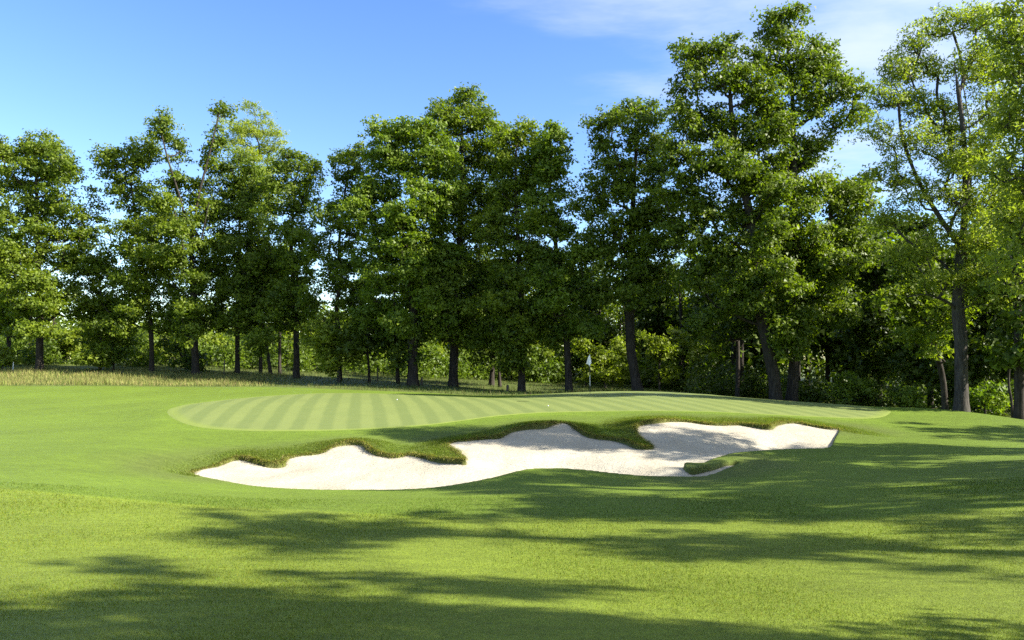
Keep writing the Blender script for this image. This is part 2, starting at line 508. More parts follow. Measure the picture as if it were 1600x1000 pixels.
def line_dist(x, y, line):
    q = np.stack([x, y], 1); d2 = np.full(len(q), 1e9)
    for a, e in zip(line[:-1], np.diff(line, axis=0)):
        w = q - a; t = np.clip((w @ e) / (e @ e), 0, 1)
        d2 = np.minimum(d2, ((w - t[:, None] * e) ** 2).sum(1))
    return np.sqrt(d2)
SDL = np.full(XX.shape, 50.0)
SDL[near] = np.minimum(line_dist(XX[near], YY[near], back_line), line_dist(XX[near], YY[near], tongue_line) + 0.25)
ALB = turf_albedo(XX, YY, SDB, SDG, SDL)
soil = (smoothstep(-0.01, -0.05, SDB))[..., None]
ALB = ALB * (1 - soil) + np.array([0.085, 0.078, 0.026]) * soil
ny, nx = XX.shape
idx = np.arange(nx * ny).reshape(ny, nx)
qd = np.stack([idx[:-1, :-1], idx[:-1, 1:], idx[1:, 1:], idx[1:, :-1]], -1).reshape(-1, 4)
# the sheet is open where only sand lies
deep = (SDB < -0.45)
keep = ~(deep[:-1, :-1] & deep[:-1, 1:] & deep[1:, 1:] & deep[1:, :-1]).ravel()
qd = qd[keep]
gv = np.stack([XX.ravel(), YY.ravel(), ZZ.ravel()], 1)
used = np.zeros(len(gv), bool); used[qd.ravel()] = True
remap = np.cumsum(used) - 1
ground = link('ground', quads_mesh('ground', gv[used], remap[qd], M_TURF, smooth=True, attrs={'albedo': ALB.reshape(-1, 3)[used]}))
tag(ground, 'rolling mown fairway turf sloping down to the bunker', kind='structure')

# ------------------------------------------------------------------ putting green
def green_material():
    b = NB('green_turf')
    p = b.pos()
    wob = b.noise(p, 0.5, 2)
    v = b.mapping(p, (1, 1, 1), (0, 0, math.radians(-11.5)))
    sp = b.add('ShaderNodeSeparateXYZ'); b.l.new(v, sp.inputs[0])
    xs = b.math('ADD', sp.outputs['X'], b.math('MULTIPLY', b.math('SUBTRACT', wob, 0.5), 0.16))
    ph = b.math('SINE', b.math('MULTIPLY', xs, 6.2832 / 0.97))
    st = b.math('MULTIPLY', b.range(ph, -0.6, 0.6, 0, 1, True), b.range(b.noise(p, 0.35, 4, 0.65), 0.3, 0.6, 0.45, 1.0))
    n = b.noise(b.mapping(p, (0.6, 1.8, 1)), 1.5, 4, 0.6)
    fine = b.noise(p, 30, 3, 0.7)
    col = b.mix(st, (0.096, 0.124, 0.032), (0.132, 0.160, 0.042))
    col = b.mix(b.range(n, 0.45, 0.75, 0, 0.35), col, (0.135, 0.155, 0.042))
    rim = b.attr('rim')
    col = b.mix(b.math('MULTIPLY', rim, 0.75), col, (0.140, 0.178, 0.028))
    f = b.range(fine, 0.2, 0.8, 0.86, 1.14)
    cmb = b.add('ShaderNodeCombineXYZ')
    for i in range(3): b.l.new(f, cmb.inputs[i])
    col = b.mix(1.0, col, cmb.outputs[0], 'MULTIPLY')
    pr = b.principled(col, 0.6, 0.2, b.bump(fine, 0.5, 0.01))
    pr.inputs['Sheen Weight'].default_value = 0.05
    b.set(pr.inputs['Sheen Tint'], (0.8, 0.95, 0.4, 1))
    return b.done(pr.outputs[0])
cg = np.array([0.5, 35.0])
rings = np.concatenate([np.linspace(0.02, 0.93, 44), np.linspace(0.94, 1.0, 8)])
gvx = np.concatenate([cg + (GREEN - cg) * r for r in rings])
m = len(GREEN)
gzv = ground_z(gvx[:, 0], gvx[:, 1]) + np.concatenate([np.full(m, 0.010 if r < 0.995 else -0.02) for r in rings])
rimv = np.concatenate([np.full(m, smoothstep(0.955, 0.985, r)) for r in rings])
gq = []
for k in range(len(rings) - 1):
    a = k * m + np.arange(m); b2 = k * m + (np.arange(m) + 1) % m
    gq.append(np.stack([a, a + m, b2 + m, b2], 1))
green = link('putting_green', quads_mesh('putting_green', np.column_stack([gvx, gzv]), np.concatenate(gq), green_material(), smooth=True, attrs={'rim': rimv}))
tag(green, 'pale striped putting green raised behind the bunker', kind='structure')

# ------------------------------------------------------------------ bunker sand
def sand_material():
    b = NB('white_sand')
    p = b.pos()
    n1 = b.noise(p, 0.9, 4, 0.6)
    n2 = b.noise(b.mapping(p, (1.0, 2.2, 1.0), (0, 0, 0.4)), 7.0, 4, 0.65, 0.6)
    n3 = b.noise(p, 120, 2, 0.7)
    wv = b.add('ShaderNodeTexWave'); wv.wave_type = 'BANDS'; wv.bands_direction = 'Y'
    b.l.new(b.mapping(p, (1, 1, 1), (0, 0, 0.35)), wv.inputs['Vector'])
    wv.inputs['Scale'].default_value = 2.1; wv.inputs['Distortion'].default_value = 3.0
    wv.inputs['Detail'].default_value = 3; wv.inputs['Detail Scale'].default_value = 1.24
    col = b.mix(b.range(n1, 0.35, 0.7, 0, 1), (0.392, 0.360, 0.282), (0.330, 0.297, 0.225))
    col = b.mix(b.range(n3, 0.35, 0.75, 0, 0.18), col, (0.19, 0.16, 0.12))
    h = b.math('ADD', b.math('MULTIPLY', n2, 1.0), b.math('MULTIPLY', wv.outputs['Fac'], 0.10))
    h = b.math('ADD', h, b.math('MULTIPLY', n3, 0.06))
    return b.done(b.principled(col, 0.95, 0.05, b.bump(h, 0.9, 0.06)).outputs[0])
sx = np.arange(-9.9, 12.9, 0.07); sy = np.arange(16.4, 28.4, 0.07)
SX, SY = np.meshgrid(sx, sy)
sds = poly_sd(SX, SY, BUNKER)
SZ = S0(SX, SY)
SZ += 0.014 * vnoise(SX * 3.0, SY * 3.0, 21) * smoothstep(0.1, -0.5, sds) + 0.006 * vnoise(SX * 9, SY * 7, 22) * smoothstep(0.0, -0.3, sds)
SZ -= 0.5 * smoothstep(0.02, 0.14, sds)
ny, nx = SX.shape
idx = np.arange(nx * ny).reshape(ny, nx)
qd = np.stack([idx[:-1, :-1], idx[:-1, 1:], idx[1:, 1:], idx[1:, :-1]], -1).reshape(-1, 4)
ok = (sds < 0.16).ravel()
qd = qd[ok[qd].all(1)]
sv = np.stack([SX.ravel(), SY.ravel(), SZ.ravel()], 1)
used = np.zeros(len(sv), bool); used[qd.ravel()] = True
remap = np.cumsum(used) - 1
sand = link('bunker_sand', quads_mesh('bunker_sand', sv[used], remap[qd], sand_material(), smooth=True))
tag(sand, 'raked white sand filling the long scalloped bunker', kind='structure')

# ------------------------------------------------------------------ grass blades
def blades(name, x, y, z, length, width, lean, az, albedo, mat, droop=0.0, label=None):
    """Two-segment tapering blades: five vertices each."""
    n = len(x)
    base = np.stack([x, y, z], 1)
    d = np.stack([np.cos(az) * np.sin(lean), np.sin(az) * np.sin(lean), np.cos(lean)], 1)
    side_az = az + np.pi / 2 + rng.uniform(-0.9, 0.9, n)
    s = np.stack([np.cos(side_az), np.sin(side_az), np.zeros(n)], 1) * (width * 0.5)[:, None]
    lean2 = lean + droop
    d2 = np.stack([np.cos(az) * np.sin(lean2), np.sin(az) * np.sin(lean2), np.cos(lean2)], 1)
    mid = base + d * (length * 0.55)[:, None]
    tip = mid + d2 * (length * 0.45)[:, None]
    V = np.stack([base - s, base + s, mid + s * 0.75, mid - s * 0.75, tip], 1).reshape(-1, 3)
    k = np.arange(n)[:, None] * 5
    loops = (k + np.array([0, 1, 2, 3, 3, 2, 4])).ravel()
    starts = (np.arange(n)[:, None] * 7 + np.array([0, 4])).ravel()
    A = np.repeat(albedo, 5, 0)
    o = link(name, make_mesh(name, V, loops, starts, mat, attrs={'albedo': A}))
    return tag(o, label, kind='stuff')

def short_blades(name, x, y, z, length, width, lean, az, albedo, mat, label):
    """One triangle per blade for close mown turf."""
    n = len(x)
    base = np.stack([x, y, z], 1)
    d = np.stack([np.cos(az) * np.sin(lean), np.sin(az) * np.sin(lean), np.cos(lean)], 1)
    sa = rng.uniform(0, 2 * np.pi, n)
    s = np.stack([np.cos(sa), np.sin(sa), np.zeros(n)], 1) * (width * 0.5)[:, None]
    V = np.stack([base - s, base + s, base + d * length[:, None]], 1).reshape(-1, 3)
    o = link(name, make_mesh(name, V, np.arange(3 * n), np.arange(n) * 3, mat, attrs={'albedo': np.repeat(albedo, 3, 0)}))
    return tag(o, label, kind='stuff')

# fairway turf near the camera
n = 320000
yy = 3.6 * (15.0 / 3.6) ** (rng.uniform(0, 1, n) ** 1.15)
xx = rng.uniform(-0.98, 0.98, n) * (yy * 0.80 + 0.3)
sdb = np.where(yy > 15, 1.0, 50.0)
al = turf_albedo(xx, yy, np.full(n, 50.0), np.full(n, 50.0)) * rng.uniform(0.75, 1.4, (n, 1)) * np.array([1, 1, 1]) * (1 + 0.16 * rng.normal(0, 1, (n, 3)) * np.array([1, 0.3, 0.6]))
sc = np.clip(yy / 7.0, 0.7, 1.8)
short_blades('fairway_grass', xx, yy, ground_z(xx, yy) - 0.004, rng.uniform(0.016, 0.034, n) * sc ** 0.6, rng.uniform(0.003, 0.0055, n) * sc, rng.uniform(0.15, 1.25, n), rng.uniform(0, 6.283, n), np.clip(al, 0.005, 1), M_BLADE,
             'short mown grass blades of the near fairway')

# rough on the bunker banks
n = 620000
bx = rng.uniform(-10.5, 13.6, n); by = rng.uniform(18.8, 29.2, n)
sdb = poly_sd(bx, by, BUNKER); sdg = poly_sd(bx, by, GREEN); sdl = line_dist(bx, by, back_line)
lim = 2.1 + 0.7 * vnoise(bx * 0.8, by * 0.8, 15)
keepb = (sdb > 0.02) & (sdl < sdb + 0.5) & (sdg > 0.45) & (rng.uniform(0, 1, n) < smoothstep(1.0, 0.45, sdb / lim) * smoothstep(-9.3, -7.6, bx) * smoothstep(13.2, 11.8, bx))
bx, by, sdb = bx[keepb], by[keepb], sdb[keepb]; n = len(bx)
al = turf_albedo(bx, by, sdb, np.full(n, 50.0), sdl[keepb]) * rng.uniform(0.7, 1.7, (n, 1)) * 1.8
dry = rng.uniform(0, 1, n) < 0.10 + 0.35 * smoothstep(0.5, 0.0, sdb)
al[dry] = al[dry] * 0.3 + STRAWC * rng.uniform(0.6, 1.2, (dry.sum(), 1))
blades('bank_grass', bx, by, ground_z(bx, by) - 0.012, rng.uniform(0.04, 0.10, n) * (1.2 - 0.85 * smoothstep(0.2, 2.2, sdb)), rng.uniform(0.006, 0.011, n), rng.uniform(0.5, 1.25, n),
       rng.normal(-1.57, 1.0, n), np.clip(al, 0.005, 1), M_BLADE, 0.4, 'longer rough grass on the banks around the bunker')

# overhanging fringe along the cut back lip
def fringe(poly3, per_m, name, label):
    line = catmull(np.array([p[:2] for p in poly3]), 3, closed=False)
    seg = np.diff(line, axis=0); ln = np.linalg.norm(seg, axis=1)
    n = int(ln.sum() * per_m)
    k = rng.choice(len(seg), n, p=ln / ln.sum()); t = rng.uniform(0, 1, n)
    p = line[k] + seg[k] * t[:, None]
    nrm = np.stack([seg[k, 1], -seg[k, 0]], 1) / ln[k][:, None]          # towards the sand
    mid = poly_sd(p[:, 0] + nrm[:, 0] * 0.1, p[:, 1] + nrm[:, 1] * 0.1, BUNKER)
    nrm = nrm * np.where(mid < 0, 1, -1)[:, None]
    off = rng.uniform(-0.02, 0.12, n)
    p = p - nrm * off[:, None]
    z = ground_z(p[:, 0], p[:, 1])
    clump = 0.75 + 0.45 * vnoise(p[:, 0] * 9, p[:, 1] * 9, 31)
    az = np.arctan2(nrm[:, 1], nrm[:, 0]) + rng.normal(0, 0.55, n)
    g = rng.uniform(0, 1, n)
    al = np.where((g < 0.58)[:, None], np.array([0.125, 0.160, 0.018]), np.where((g < 0.88)[:, None], np.array([0.32, 0.28, 0.10]), np.array([0.13, 0.085, 0.035])))
    al = al * rng.uniform(0.6, 1.4, (n, 1))
    blades(name, p[:, 0], p[:, 1], z + 0.01 - np.where(off < 0.02, rng.uniform(0.0, 0.09, n), 0), 0.04 + rng.uniform(0.0, 1.0, n) ** 1.7 * 0.22 * np.clip(clump, 0.2, 1.5), rng.uniform(0.007, 0.014, n), rng.uniform(0.7, 1.9, n), az, al, M_BLADE, 0.75, label)
fringe(back3[0:len(back3)], 620, 'lip_grass', 'ragged straw and green grass hanging over the back lip of the sand')
fringe(front3[10:13], 180, 'tongue_grass', 'dark grass hanging over the turf tongue in the sand')

# tall straw-coloured rough before the left trees
n = 85000
tx = rng.uniform(-62, -12.5, n); ty = 49.2 + 12 * rng.uniform(0, 1, n) ** 1.5
front = rough_front(tx)
keept = (ty > front + 0.2 + 0.35 * vnoise(tx * 1.5, ty * 0.5, 41)) & (rng.uniform(0, 1, n) < smoothstep(-15.0, -22.0, tx) * smoothstep(front, front + 1.6, ty + 0.5 * vnoise(tx, ty, 47)))
tx, ty = tx[keept], ty[keept]; n = len(tx)
g = rng.uniform(0, 1, n)
straw = np.where((g < 0.62)[:, None], np.array([0.225, 0.222, 0.070]), np.where((g < 0.93)[:, None], np.array([0.140, 0.180, 0.036]), np.array([0.27, 0.20, 0.10])))
straw = straw * (rng.uniform(0.7, 1.3, n) * (1 + 0.2 * vnoise(tx * 0.7, ty, 42)))[:, None]
blades('tall_grass', tx, ty, ground_z(tx, ty) - 0.02, rng.uniform(0.14, 0.46, n) * (1 + 0.35 * vnoise(tx * 0.9, ty * 0.9, 43)), rng.uniform(0.012, 0.024, n), rng.uniform(0.0, 0.35, n), rng.uniform(0, 6.28, n), np.clip(straw, 0.01, 1), M_STRAW, 0.45,
       'tall straw coloured meadow grass along the foot of the left trees')

# rough under the trees behind the green
n = 58000
tx = rng.uniform(-34, 40, n); ty = rng.uniform(33, 70, n)
w = wood_mask(tx, ty)
keept = (rng.uniform(0, 1, n) < w)
tx, ty = tx[keept], ty[keept]; n = len(tx)
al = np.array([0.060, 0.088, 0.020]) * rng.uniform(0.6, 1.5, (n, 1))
dry = rng.uniform(0, 1, n) < 0.15
al[dry] = np.array([0.13, 0.115, 0.045])
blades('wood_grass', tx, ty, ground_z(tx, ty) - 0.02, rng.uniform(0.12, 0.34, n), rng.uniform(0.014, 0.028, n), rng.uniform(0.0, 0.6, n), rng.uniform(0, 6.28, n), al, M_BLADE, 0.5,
       'shaded uncut grass under the tree row behind the green')

# ------------------------------------------------------------------ trees
def leaf_faces(c, nrm, L, W, r):
    n = len(c)
    t = r.normal(0, 1, (n, 3)); t -= nrm * (t * nrm).sum(1)[:, None]
    t /= np.linalg.norm(t, axis=1)[:, None] + 1e-9
    b = np.cross(nrm, t)
    L2 = (L * 0.5)[:, None]; W2 = (W * 0.5)[:, None]
    sk = r.uniform(-0.35, 0.35, n)[:, None]                  # skewed so that no two leaves share an outline
    return np.stack([c - t * L2 * (0.75 + sk) + b * W2, c - t * L2 * (0.75 - sk) - b * W2, c + t * L2 + b * W2 * sk], 1).reshape(-1, 3)

class Tubes:
    def __init__(self): self.v = []; self.q = []; self.n = 0
    def add(self, path, rad, sides=6):
        path = np.asarray(path, float); k = len(path)
        tan = np.gradient(path, axis=0); tan /= np.linalg.norm(tan, axis=1)[:, None] + 1e-9
        ref = np.array([0.0, 1, 0]) if abs(tan[0, 1]) < 0.8 else np.array([1.0, 0, 0])
        s = np.cross(tan, ref); s /= np.linalg.norm(s, axis=1)[:, None] + 1e-9
        w = np.cross(tan, s)
        a = np.linspace(0, 2 * np.pi, sides, endpoint=False)
        ring = (np.cos(a)[None, :, None] * s[:, None] + np.sin(a)[None, :, None] * w[:, None]) * np.asarray(rad)[:, None, None] + path[:, None]
        self.v.append(ring.reshape(-1, 3))
        i = np.arange(sides); j = (i + 1) % sides
        for m in range(k - 1):
            b = self.n + m * sides
            self.q.append(np.stack([b + i, b + j, b + sides + j, b + sides + i], 1))
        self.n += k * sides
    def mesh(self, name, mat):
        return quads_mesh(name, np.concatenate(self.v), np.concatenate(self.q), mat, smooth=True)

SPECIES = {
 # leaf length, width, leaves per clump, clump radius, flatness, sprays, material, bark
 'oak':   dict(L=0.225, W=0.155, n=190, R=0.85, flat=0.62, sp=9, mat=M_OAK, bark=M_BARK),
 'maple': dict(L=0.235, W=0.170, n=190, R=0.85, flat=0.58, sp=9, mat=M_MAPLE, bark=M_BARK),
 'ash':   dict(L=0.25, W=0.10, n=135, R=0.85, flat=0.55, sp=10, mat=M_ASH, bark=M_BARK_GREY),
 'young': dict(L=0.23, W=0.15, n=145, R=0.75, flat=0.55, sp=7, mat=M_YOUNG, bark=M_BARK_GREY),
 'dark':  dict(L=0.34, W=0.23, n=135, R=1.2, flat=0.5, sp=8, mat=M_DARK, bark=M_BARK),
}

def grow(trunk, blobs, sp, r_base, seed, dens=1.0, leaf=1.0, side=8, base_flare=1.5, tint0=0.0, rmul=1.0, limbs=()):
    """Trunk path and crown ellipsoids (centre, radii) -> trunk mesh, crown mesh, both relative to the trunk foot."""
    r = np.random.default_rng(seed)
    S = SPECIES[sp]
    R0 = S['R'] * rmul
    # clump centres: dart throwing through the crown ellipsoids, denser towards their shells
    cl = []
    for c, rad in blobs:
        vol = rad[0] * rad[1] * rad[2]
        want = max(1, int(dens * 3.3 * vol ** (2 / 3) / (R0 ** 2) + 0.5))
        for _ in range(want):
            for _try in range(8):
                d = r.normal(0, 1, 3); d /= np.linalg.norm(d)
                q = c + d * np.maximum(rad - R0 * np.array([0.6, 0.6, 0.25]), 0.45 * rad) * r.uniform(0.1, 1.0) ** 0.5
                if all(((q - e[0]) ** 2).sum() > (R0 * 0.55) ** 2 for e in cl): break
            else: continue
            cl.append((q, R0 * r.uniform(0.7, 1.25)))
    foot = trunk[0]
    tr = catmull(trunk, 5, closed=False)
    nodes = [p for p in tr]; parent = [-1] + list(range(len(tr) - 1))
    first_branch = max(2, int(len(tr) * 0.3))
    usable = [i >= first_branch for i in range(len(tr))]
    chains = [(list(range(len(tr))), True)]
    tips = []
    for lb in limbs:
        lb = catmull(lb, 4, closed=False)
        i = int(np.argmin(np.linalg.norm(tr - lb[0], axis=1)))
        ch = [i]
        for p in lb[1:]:
            nodes.append(p); parent.append(ch[-1]); usable.append(len(ch) > 3); ch.append(len(nodes) - 1)
        chains.append((ch, False)); tips += [ch[-1]] * 3
    top = tr[-1]
    order = sorted(cl, key=lambda e: np.linalg.norm(e[0][:2] - np.array([np.interp(e[0][2], tr[:, 2], tr[:, 0]), np.interp(e[0][2], tr[:, 2], tr[:, 1])])) + 0.3 * max(0, e[0][2] - top[2]))
    for q, R in order:
        N = np.array(nodes); us = np.array(usable)
        dv = q - N; dist = np.linalg.norm(dv, axis=1)
        cost = dist + 1.6 * np.maximum(0, 0.45 * np.linalg.norm(dv[:, :2], axis=1) - dv[:, 2]) + np.where(us, 0, 1e6)
        i = int(np.argmin(cost))
        a = nodes[i]; d = q - a; ll = np.linalg.norm(d)
        m = max(2, int(ll / 0.9))
        chain = [i]
        jit = r.normal(0, 0.07 * ll, 3)
        for k in range(1, m + 1):
            t = k / m
            pnt = a + d * t + np.array([0, 0, -0.10 * ll]) * math.sin(math.pi * t) + jit * math.sin(math.pi * t) + r.normal(0, 0.03 * ll / m, 3) * (k < m)
            nodes.append(pnt); parent.append(chain[-1]); usable.append(k >= m * 0.4); chain.append(len(nodes) - 1)
        chains.append((chain, False)); tips.append(chain[-1])
    cnt = np.zeros(len(nodes))
    for t in tips: cnt[t] += 1
    for i in range(len(nodes) - 1, 0, -1):
        if i >= len(tr): cnt[parent[i]] += cnt[i]
    for i in range(len(tr) - 1, 0, -1): cnt[i - 1] += cnt[i]
    r_base *= 0.88
    N = max(2.0, cnt[0]); rt = 0.022 if sp != 'ash' else 0.017
    ex = math.log(r_base / rt) / math.log(N)
    rad = rt * np.maximum(cnt, 0.6) ** ex
    nodes = np.array(nodes)
    T = Tubes()
    for ch, is_tr in chains:
        rr = rad[ch].copy()
        if is_tr:
            h = nodes[ch][:, 2] - foot[2]
            rr = np.maximum(rr, r_base * np.clip(1 - h / max(h.max(), 0.1) * 0.75, 0.12, 1) * 0.8)
            rr = rr * (1 + (base_flare - 1) * np.exp(-h / 0.45))
            pth = nodes[ch].copy(); pth[0, 2] -= 0.25
            T.add(pth - foot, rr, max(side, 8))
        else:
            if len(ch) > 1: rr[0] = min(rr[0], rr[1] * 1.25)
            T.add(nodes[ch] - foot, rr, 5)
    # leaves
    C, Nn, Ls, Ws, Ti = [], [], [], [], []
    for q, R in cl:
        nl = int(S['n'] * (R / S['R']) ** 2 / leaf ** 2 * r.uniform(0.75, 1.2))
        ks = S['sp']
        d = r.normal(0, 1, (ks, 3)); d[:, 2] = d[:, 2] * 0.8 + 0.25
        d /= np.linalg.norm(d, axis=1)[:, None]
        sc = d * R * r.uniform(0.45, 1.0, (ks, 1)) * np.array([1, 1, S['flat']])
        st = r.normal(0, 0.10, ks)
        k = r.integers(0, ks, nl)
        off = r.normal(0, 1, (nl, 3)) * R * 0.24 * np.array([1, 1, 0.62])
        p = sc[k] + off
        rdl = p / (np.linalg.norm(p, axis=1)[:, None] + 1e-6)
        nn = rdl * 0.6 + np.array([0, 0, 0.34]) + r.normal(0, 0.55, (nl, 3))
        nn /= np.linalg.norm(nn, axis=1)[:, None] + 1e-9
        C.append(q + p - foot); Nn.append(nn)
        f = r.uniform(0.7, 1.3, nl) * leaf
        Ls.append(S['L'] * f); Ws.append(S['W'] * f)
        Ti.append(np.clip(0.45 + tint0 + r.normal(0, 0.13) + st[k] + r.normal(0, 0.13, nl), 0, 1))
    C = np.concatenate(C); Nn = np.concatenate(Nn); Ls = np.concatenate(Ls); Ws = np.concatenate(Ws); Ti = np.concatenate(Ti)
    V = leaf_faces(C, Nn, Ls, Ws, r)
    crown = quads_mesh('crown', V, np.arange(len(V)).reshape(-1, 3), S['mat'], attrs={'tint': np.repeat(Ti, 3)})
    return T.mesh('trunk', S['bark']), crown

def plant(name, loc, trunk_me, crown_me, label, cat='tree', group=None, rotz=0.0, scale=1.0):
    o = bpy.data.objects.new(name, None)
    o.empty_display_size = 0.5
    o.location = loc; o.rotation_euler = (0, 0, rotz); o.scale = (scale,) * 3
    COL.objects.link(o)
    tag(o, label, cat, group)
    link('trunk', trunk_me, o); link('crown', crown_me, o)
    return o

def dup(src, loc, rotz, scale, label, group=None):
    r = src.copy(); COL.objects.link(r)
    r.location = loc; r.rotation_euler = (0, 0, rotz); r.scale = (scale,) * 3
    r['label'] = label
    if group: r['group'] = group
    for ch in list(src.children):
        c = ch.copy(); COL.objects.link(c); c.parent = r
    return r

def photo_tree(name, Y, path, blobs, sp, r_base, label, seed, depth=0.85, group=None, cat='tree', dscat=0.5, limbs=(), **kw):
    """Build a tree at depth Y whose trunk and crown follow what the photograph shows at that depth."""
    r = np.random.default_rng(seed + 500)
    px = Y / F
    tr = []
    for k, (u, v) in enumerate(path):
        p = P(u, v, Y); tr.append(p)
    tr = np.array(tr)
    tr[0, 2] = gz(tr[0, 0], tr[0, 1])
    bl = []
    for (u, v, ru, rv) in blobs:
        dy = r.uniform(-1, 1) * dscat * max(ru, 35) * px
        c = P(u, v, Y) + np.array([0, dy, 0])
        rm = math.sqrt(ru * rv)
        ru, rv = ru * 1.12, rv * 1.08
        bl.append((c, np.array([ru * px, max(rm * px * depth * 1.15, 1.0), rv * px])))
    vt = min(b[1] for b in blobs); vb = max(b[1] + b[3] * 0.6 for b in blobs)
    for v in np.arange(vt + 0.45 * (vb - vt), vb + 18, 40):                     # boughs reaching out on the near side
        u = np.interp(v, [p[1] for p in path][::-1], [p[0] for p in path][::-1]) + r.uniform(-34, 34)
        c = P(u, v, Y) - np.array([0, r.uniform(26, 60) * px, 0])
        w = r.uniform(24, 36) * px
        bl.append((c, np.array([w, w, w * 0.75])))
    lbs = []
    for lp in limbs:
        k = r.uniform(-1, 1) * 2.2
        lbs.append(np.array([P(u, v, Y) + np.array([0, k * i / (len(lp) - 1), 0]) for i, (u, v) in enumerate(lp)]))
    tm, cm = grow(tr, bl, sp, r_base, seed, limbs=lbs, **kw)
    return plant(name, tr[0], tm, cm, label, cat, group)
G_ROW = 'trees in the row behind the green'
photo_tree('oak_tree', 58, [(62,577),(62,500),(60,420),(58,330),(56,260)],
  [(50,245,62,42),(15,250,50,45),(95,265,45,40),(25,320,60,50),(105,320,48,50),(60,390,75,50),(20,420,55,50),(115,410,42,45),(75,460,70,45),(115,470,40,35),(20,490,50,35)],
  'oak', 0.30, 'broad full-crowned oak at the far left above the tall straw grass', 1, tint0=0.06, dens=0.88, group=G_ROW)
photo_tree('slender_tree', 64, [(16,573),(12,510),(6,440),(0,380)],
  [(-10,380,45,50),(-30,440,50,50),(5,500,40,35),(-40,340,50,50)], 'oak', 0.19, 'thin leaning tree cut by the left picture edge beside the broad oak', 2, group=G_ROW)
photo_tree('oak_tree', 59, [(237,582),(236,520),(228,450),(215,360),(205,290)],
  [(205,250,38,28),(180,260,28,30),(225,235,25,25),(205,300,45,38),(235,340,40,40),(195,370,42,38),(240,400,40,40),(200,430,50,40),(155,440,38,40),(245,460,42,40),(185,480,40,28),(240,500,45,28)],
  'oak', 0.21, 'olive-topped oak second in the left row with pale yellowish upper leaves', 3, dens=0.8, tint0=0.12, group=G_ROW)
photo_tree('oak_tree', 58, [(306,583),(303,500),(300,430),(299,385)],
  [(262,192,17,18),(255,215,18,18),(270,235,22,24),(346,175,17,24),(336,215,18,28),(325,255,20,28),(272,285,26,35),(305,300,24,26),(322,330,32,32),(280,350,34,36),(305,400,48,42),(270,430,36,40),(330,440,40,40),(295,490,52,34)],
  'oak', 0.31, 'forked oak with two thin open tops parted by sky', 4, tint0=0.04, limbs=[[(299,390),(288,320),(270,250),(261,195)],[(299,390),(310,310),(328,240),(345,170)],[(300,420),(320,370),(335,320)]], dens=0.8, group=G_ROW)
photo_tree('ash_tree', 76, [(392,588),(392,480),(392,380),(394,300),(396,240)],
  [(392,190,42,34),(420,220,30,34),(370,215,30,34),(395,250,48,34),(400,310,45,40)], 'ash', 0.26, 'tall pale feathery tree standing behind the left row, its top higher than its neighbours', 5, tint0=0.35, dens=0.9, group=G_ROW)
photo_tree('oak_tree', 60, [(371,586),(371,520),(372,440),(374,360),(376,300)],
  [(372,275,40,32),(395,300,38,36),(352,320,32,40),(385,350,48,40),(360,400,44,42),(400,410,36,40),(365,460,52,42),(350,500,34,28),(390,500,40,26)],
  'oak', 0.22, 'dense dark oak between the forked oak and the leaning twin stems', 6, dens=0.85, tint0=-0.08, group=G_ROW)
photo_tree('slender_tree', 61, [(407,588),(407,530),(406,470),(408,400)],
  [(405,440,26,34),(412,400,24,30),(400,480,26,24)], 'oak', 0.16, 'straight thin stem left of the leaning one near the pale feathery tree', 7, group=G_ROW)
photo_tree('slender_tree', 60, [(423,591),(418,550),(412,510),(407,470),(404,420)],
  [(410,460,24,30),(418,420,28,30),(395,420,22,26)], 'oak', 0.15, 'thin stem leaning to the left against its straight neighbour', 8, group=G_ROW)
photo_tree('slender_tree', 62, [(437,588),(437,540),(438,470),(440,400)],
  [(440,440,22,32),(436,400,22,26)], 'oak', 0.14, 'thin dark pole-like tree just left of the oak bordering the sky gap', 9, group=G_ROW)
photo_tree('oak_tree', 57.5, [(463,592),(463,530),(460,460),(455,400),(458,330),(462,280)],
  [(462,258,40,24),(490,270,24,24),(440,280,30,30),(470,310,38,34),(500,325,16,14),(445,340,36,38),(475,370,30,34),(440,400,38,38),(470,430,30,30),(440,465,42,36),(475,480,30,26),(450,505,42,24)],
  'oak', 0.27, 'oak on the left border of the bright sky gap', 10, dens=0.8, group=G_ROW)
photo_tree('oak_tree', 56, [(531,596),(529,540),(526,480),(533,430),(530,380),(538,310),(545,260)],
  [(535,240,24,20),(560,245,26,24),(545,270,30,26),(565,300,28,30),(535,320,24,28),(545,360,34,32),(530,405,24,30),(560,420,34,36),(520,445,20,24),(545,470,30,28)],
  'oak', 0.19, 'narrow winding dark oak on the right border of the bright sky gap', 11, dens=0.75, tint0=-0.06, group=G_ROW)
photo_tree('maple_tree', 54, [(530,597),(530,560),(532,530),(530,500)],
  [(525,498,30,16),(550,512,24,22),(515,540,22,24),(545,550,28,24)], 'young', 0.09, 'small lime green tree at the foot of the sky gap', 12, group=G_ROW, rmul=0.9)
photo_tree('maple_tree', 53, [(645,602),(645,540),(646,480),(648,400),(645,320),(640,250)],
  [(610,210,40,26),(650,215,40,28),(600,250,36,30),(645,265,52,36),(688,250,30,34),(595,300,40,34),(660,320,55,40),(600,345,42,36),(640,385,66,42),(590,400,40,36),(690,400,40,40),(605,450,46,38),(665,450,56,40),(590,490,46,30),(640,505,60,30),(700,500,40,30),(668,208,24,22),(690,235,26,30),(705,290,28,34),(560,330,30,34)],
  'maple', 0.40, 'bright green maple on the thick straight trunk right of the sky gap', 13, tint0=0.10, group=G_ROW)
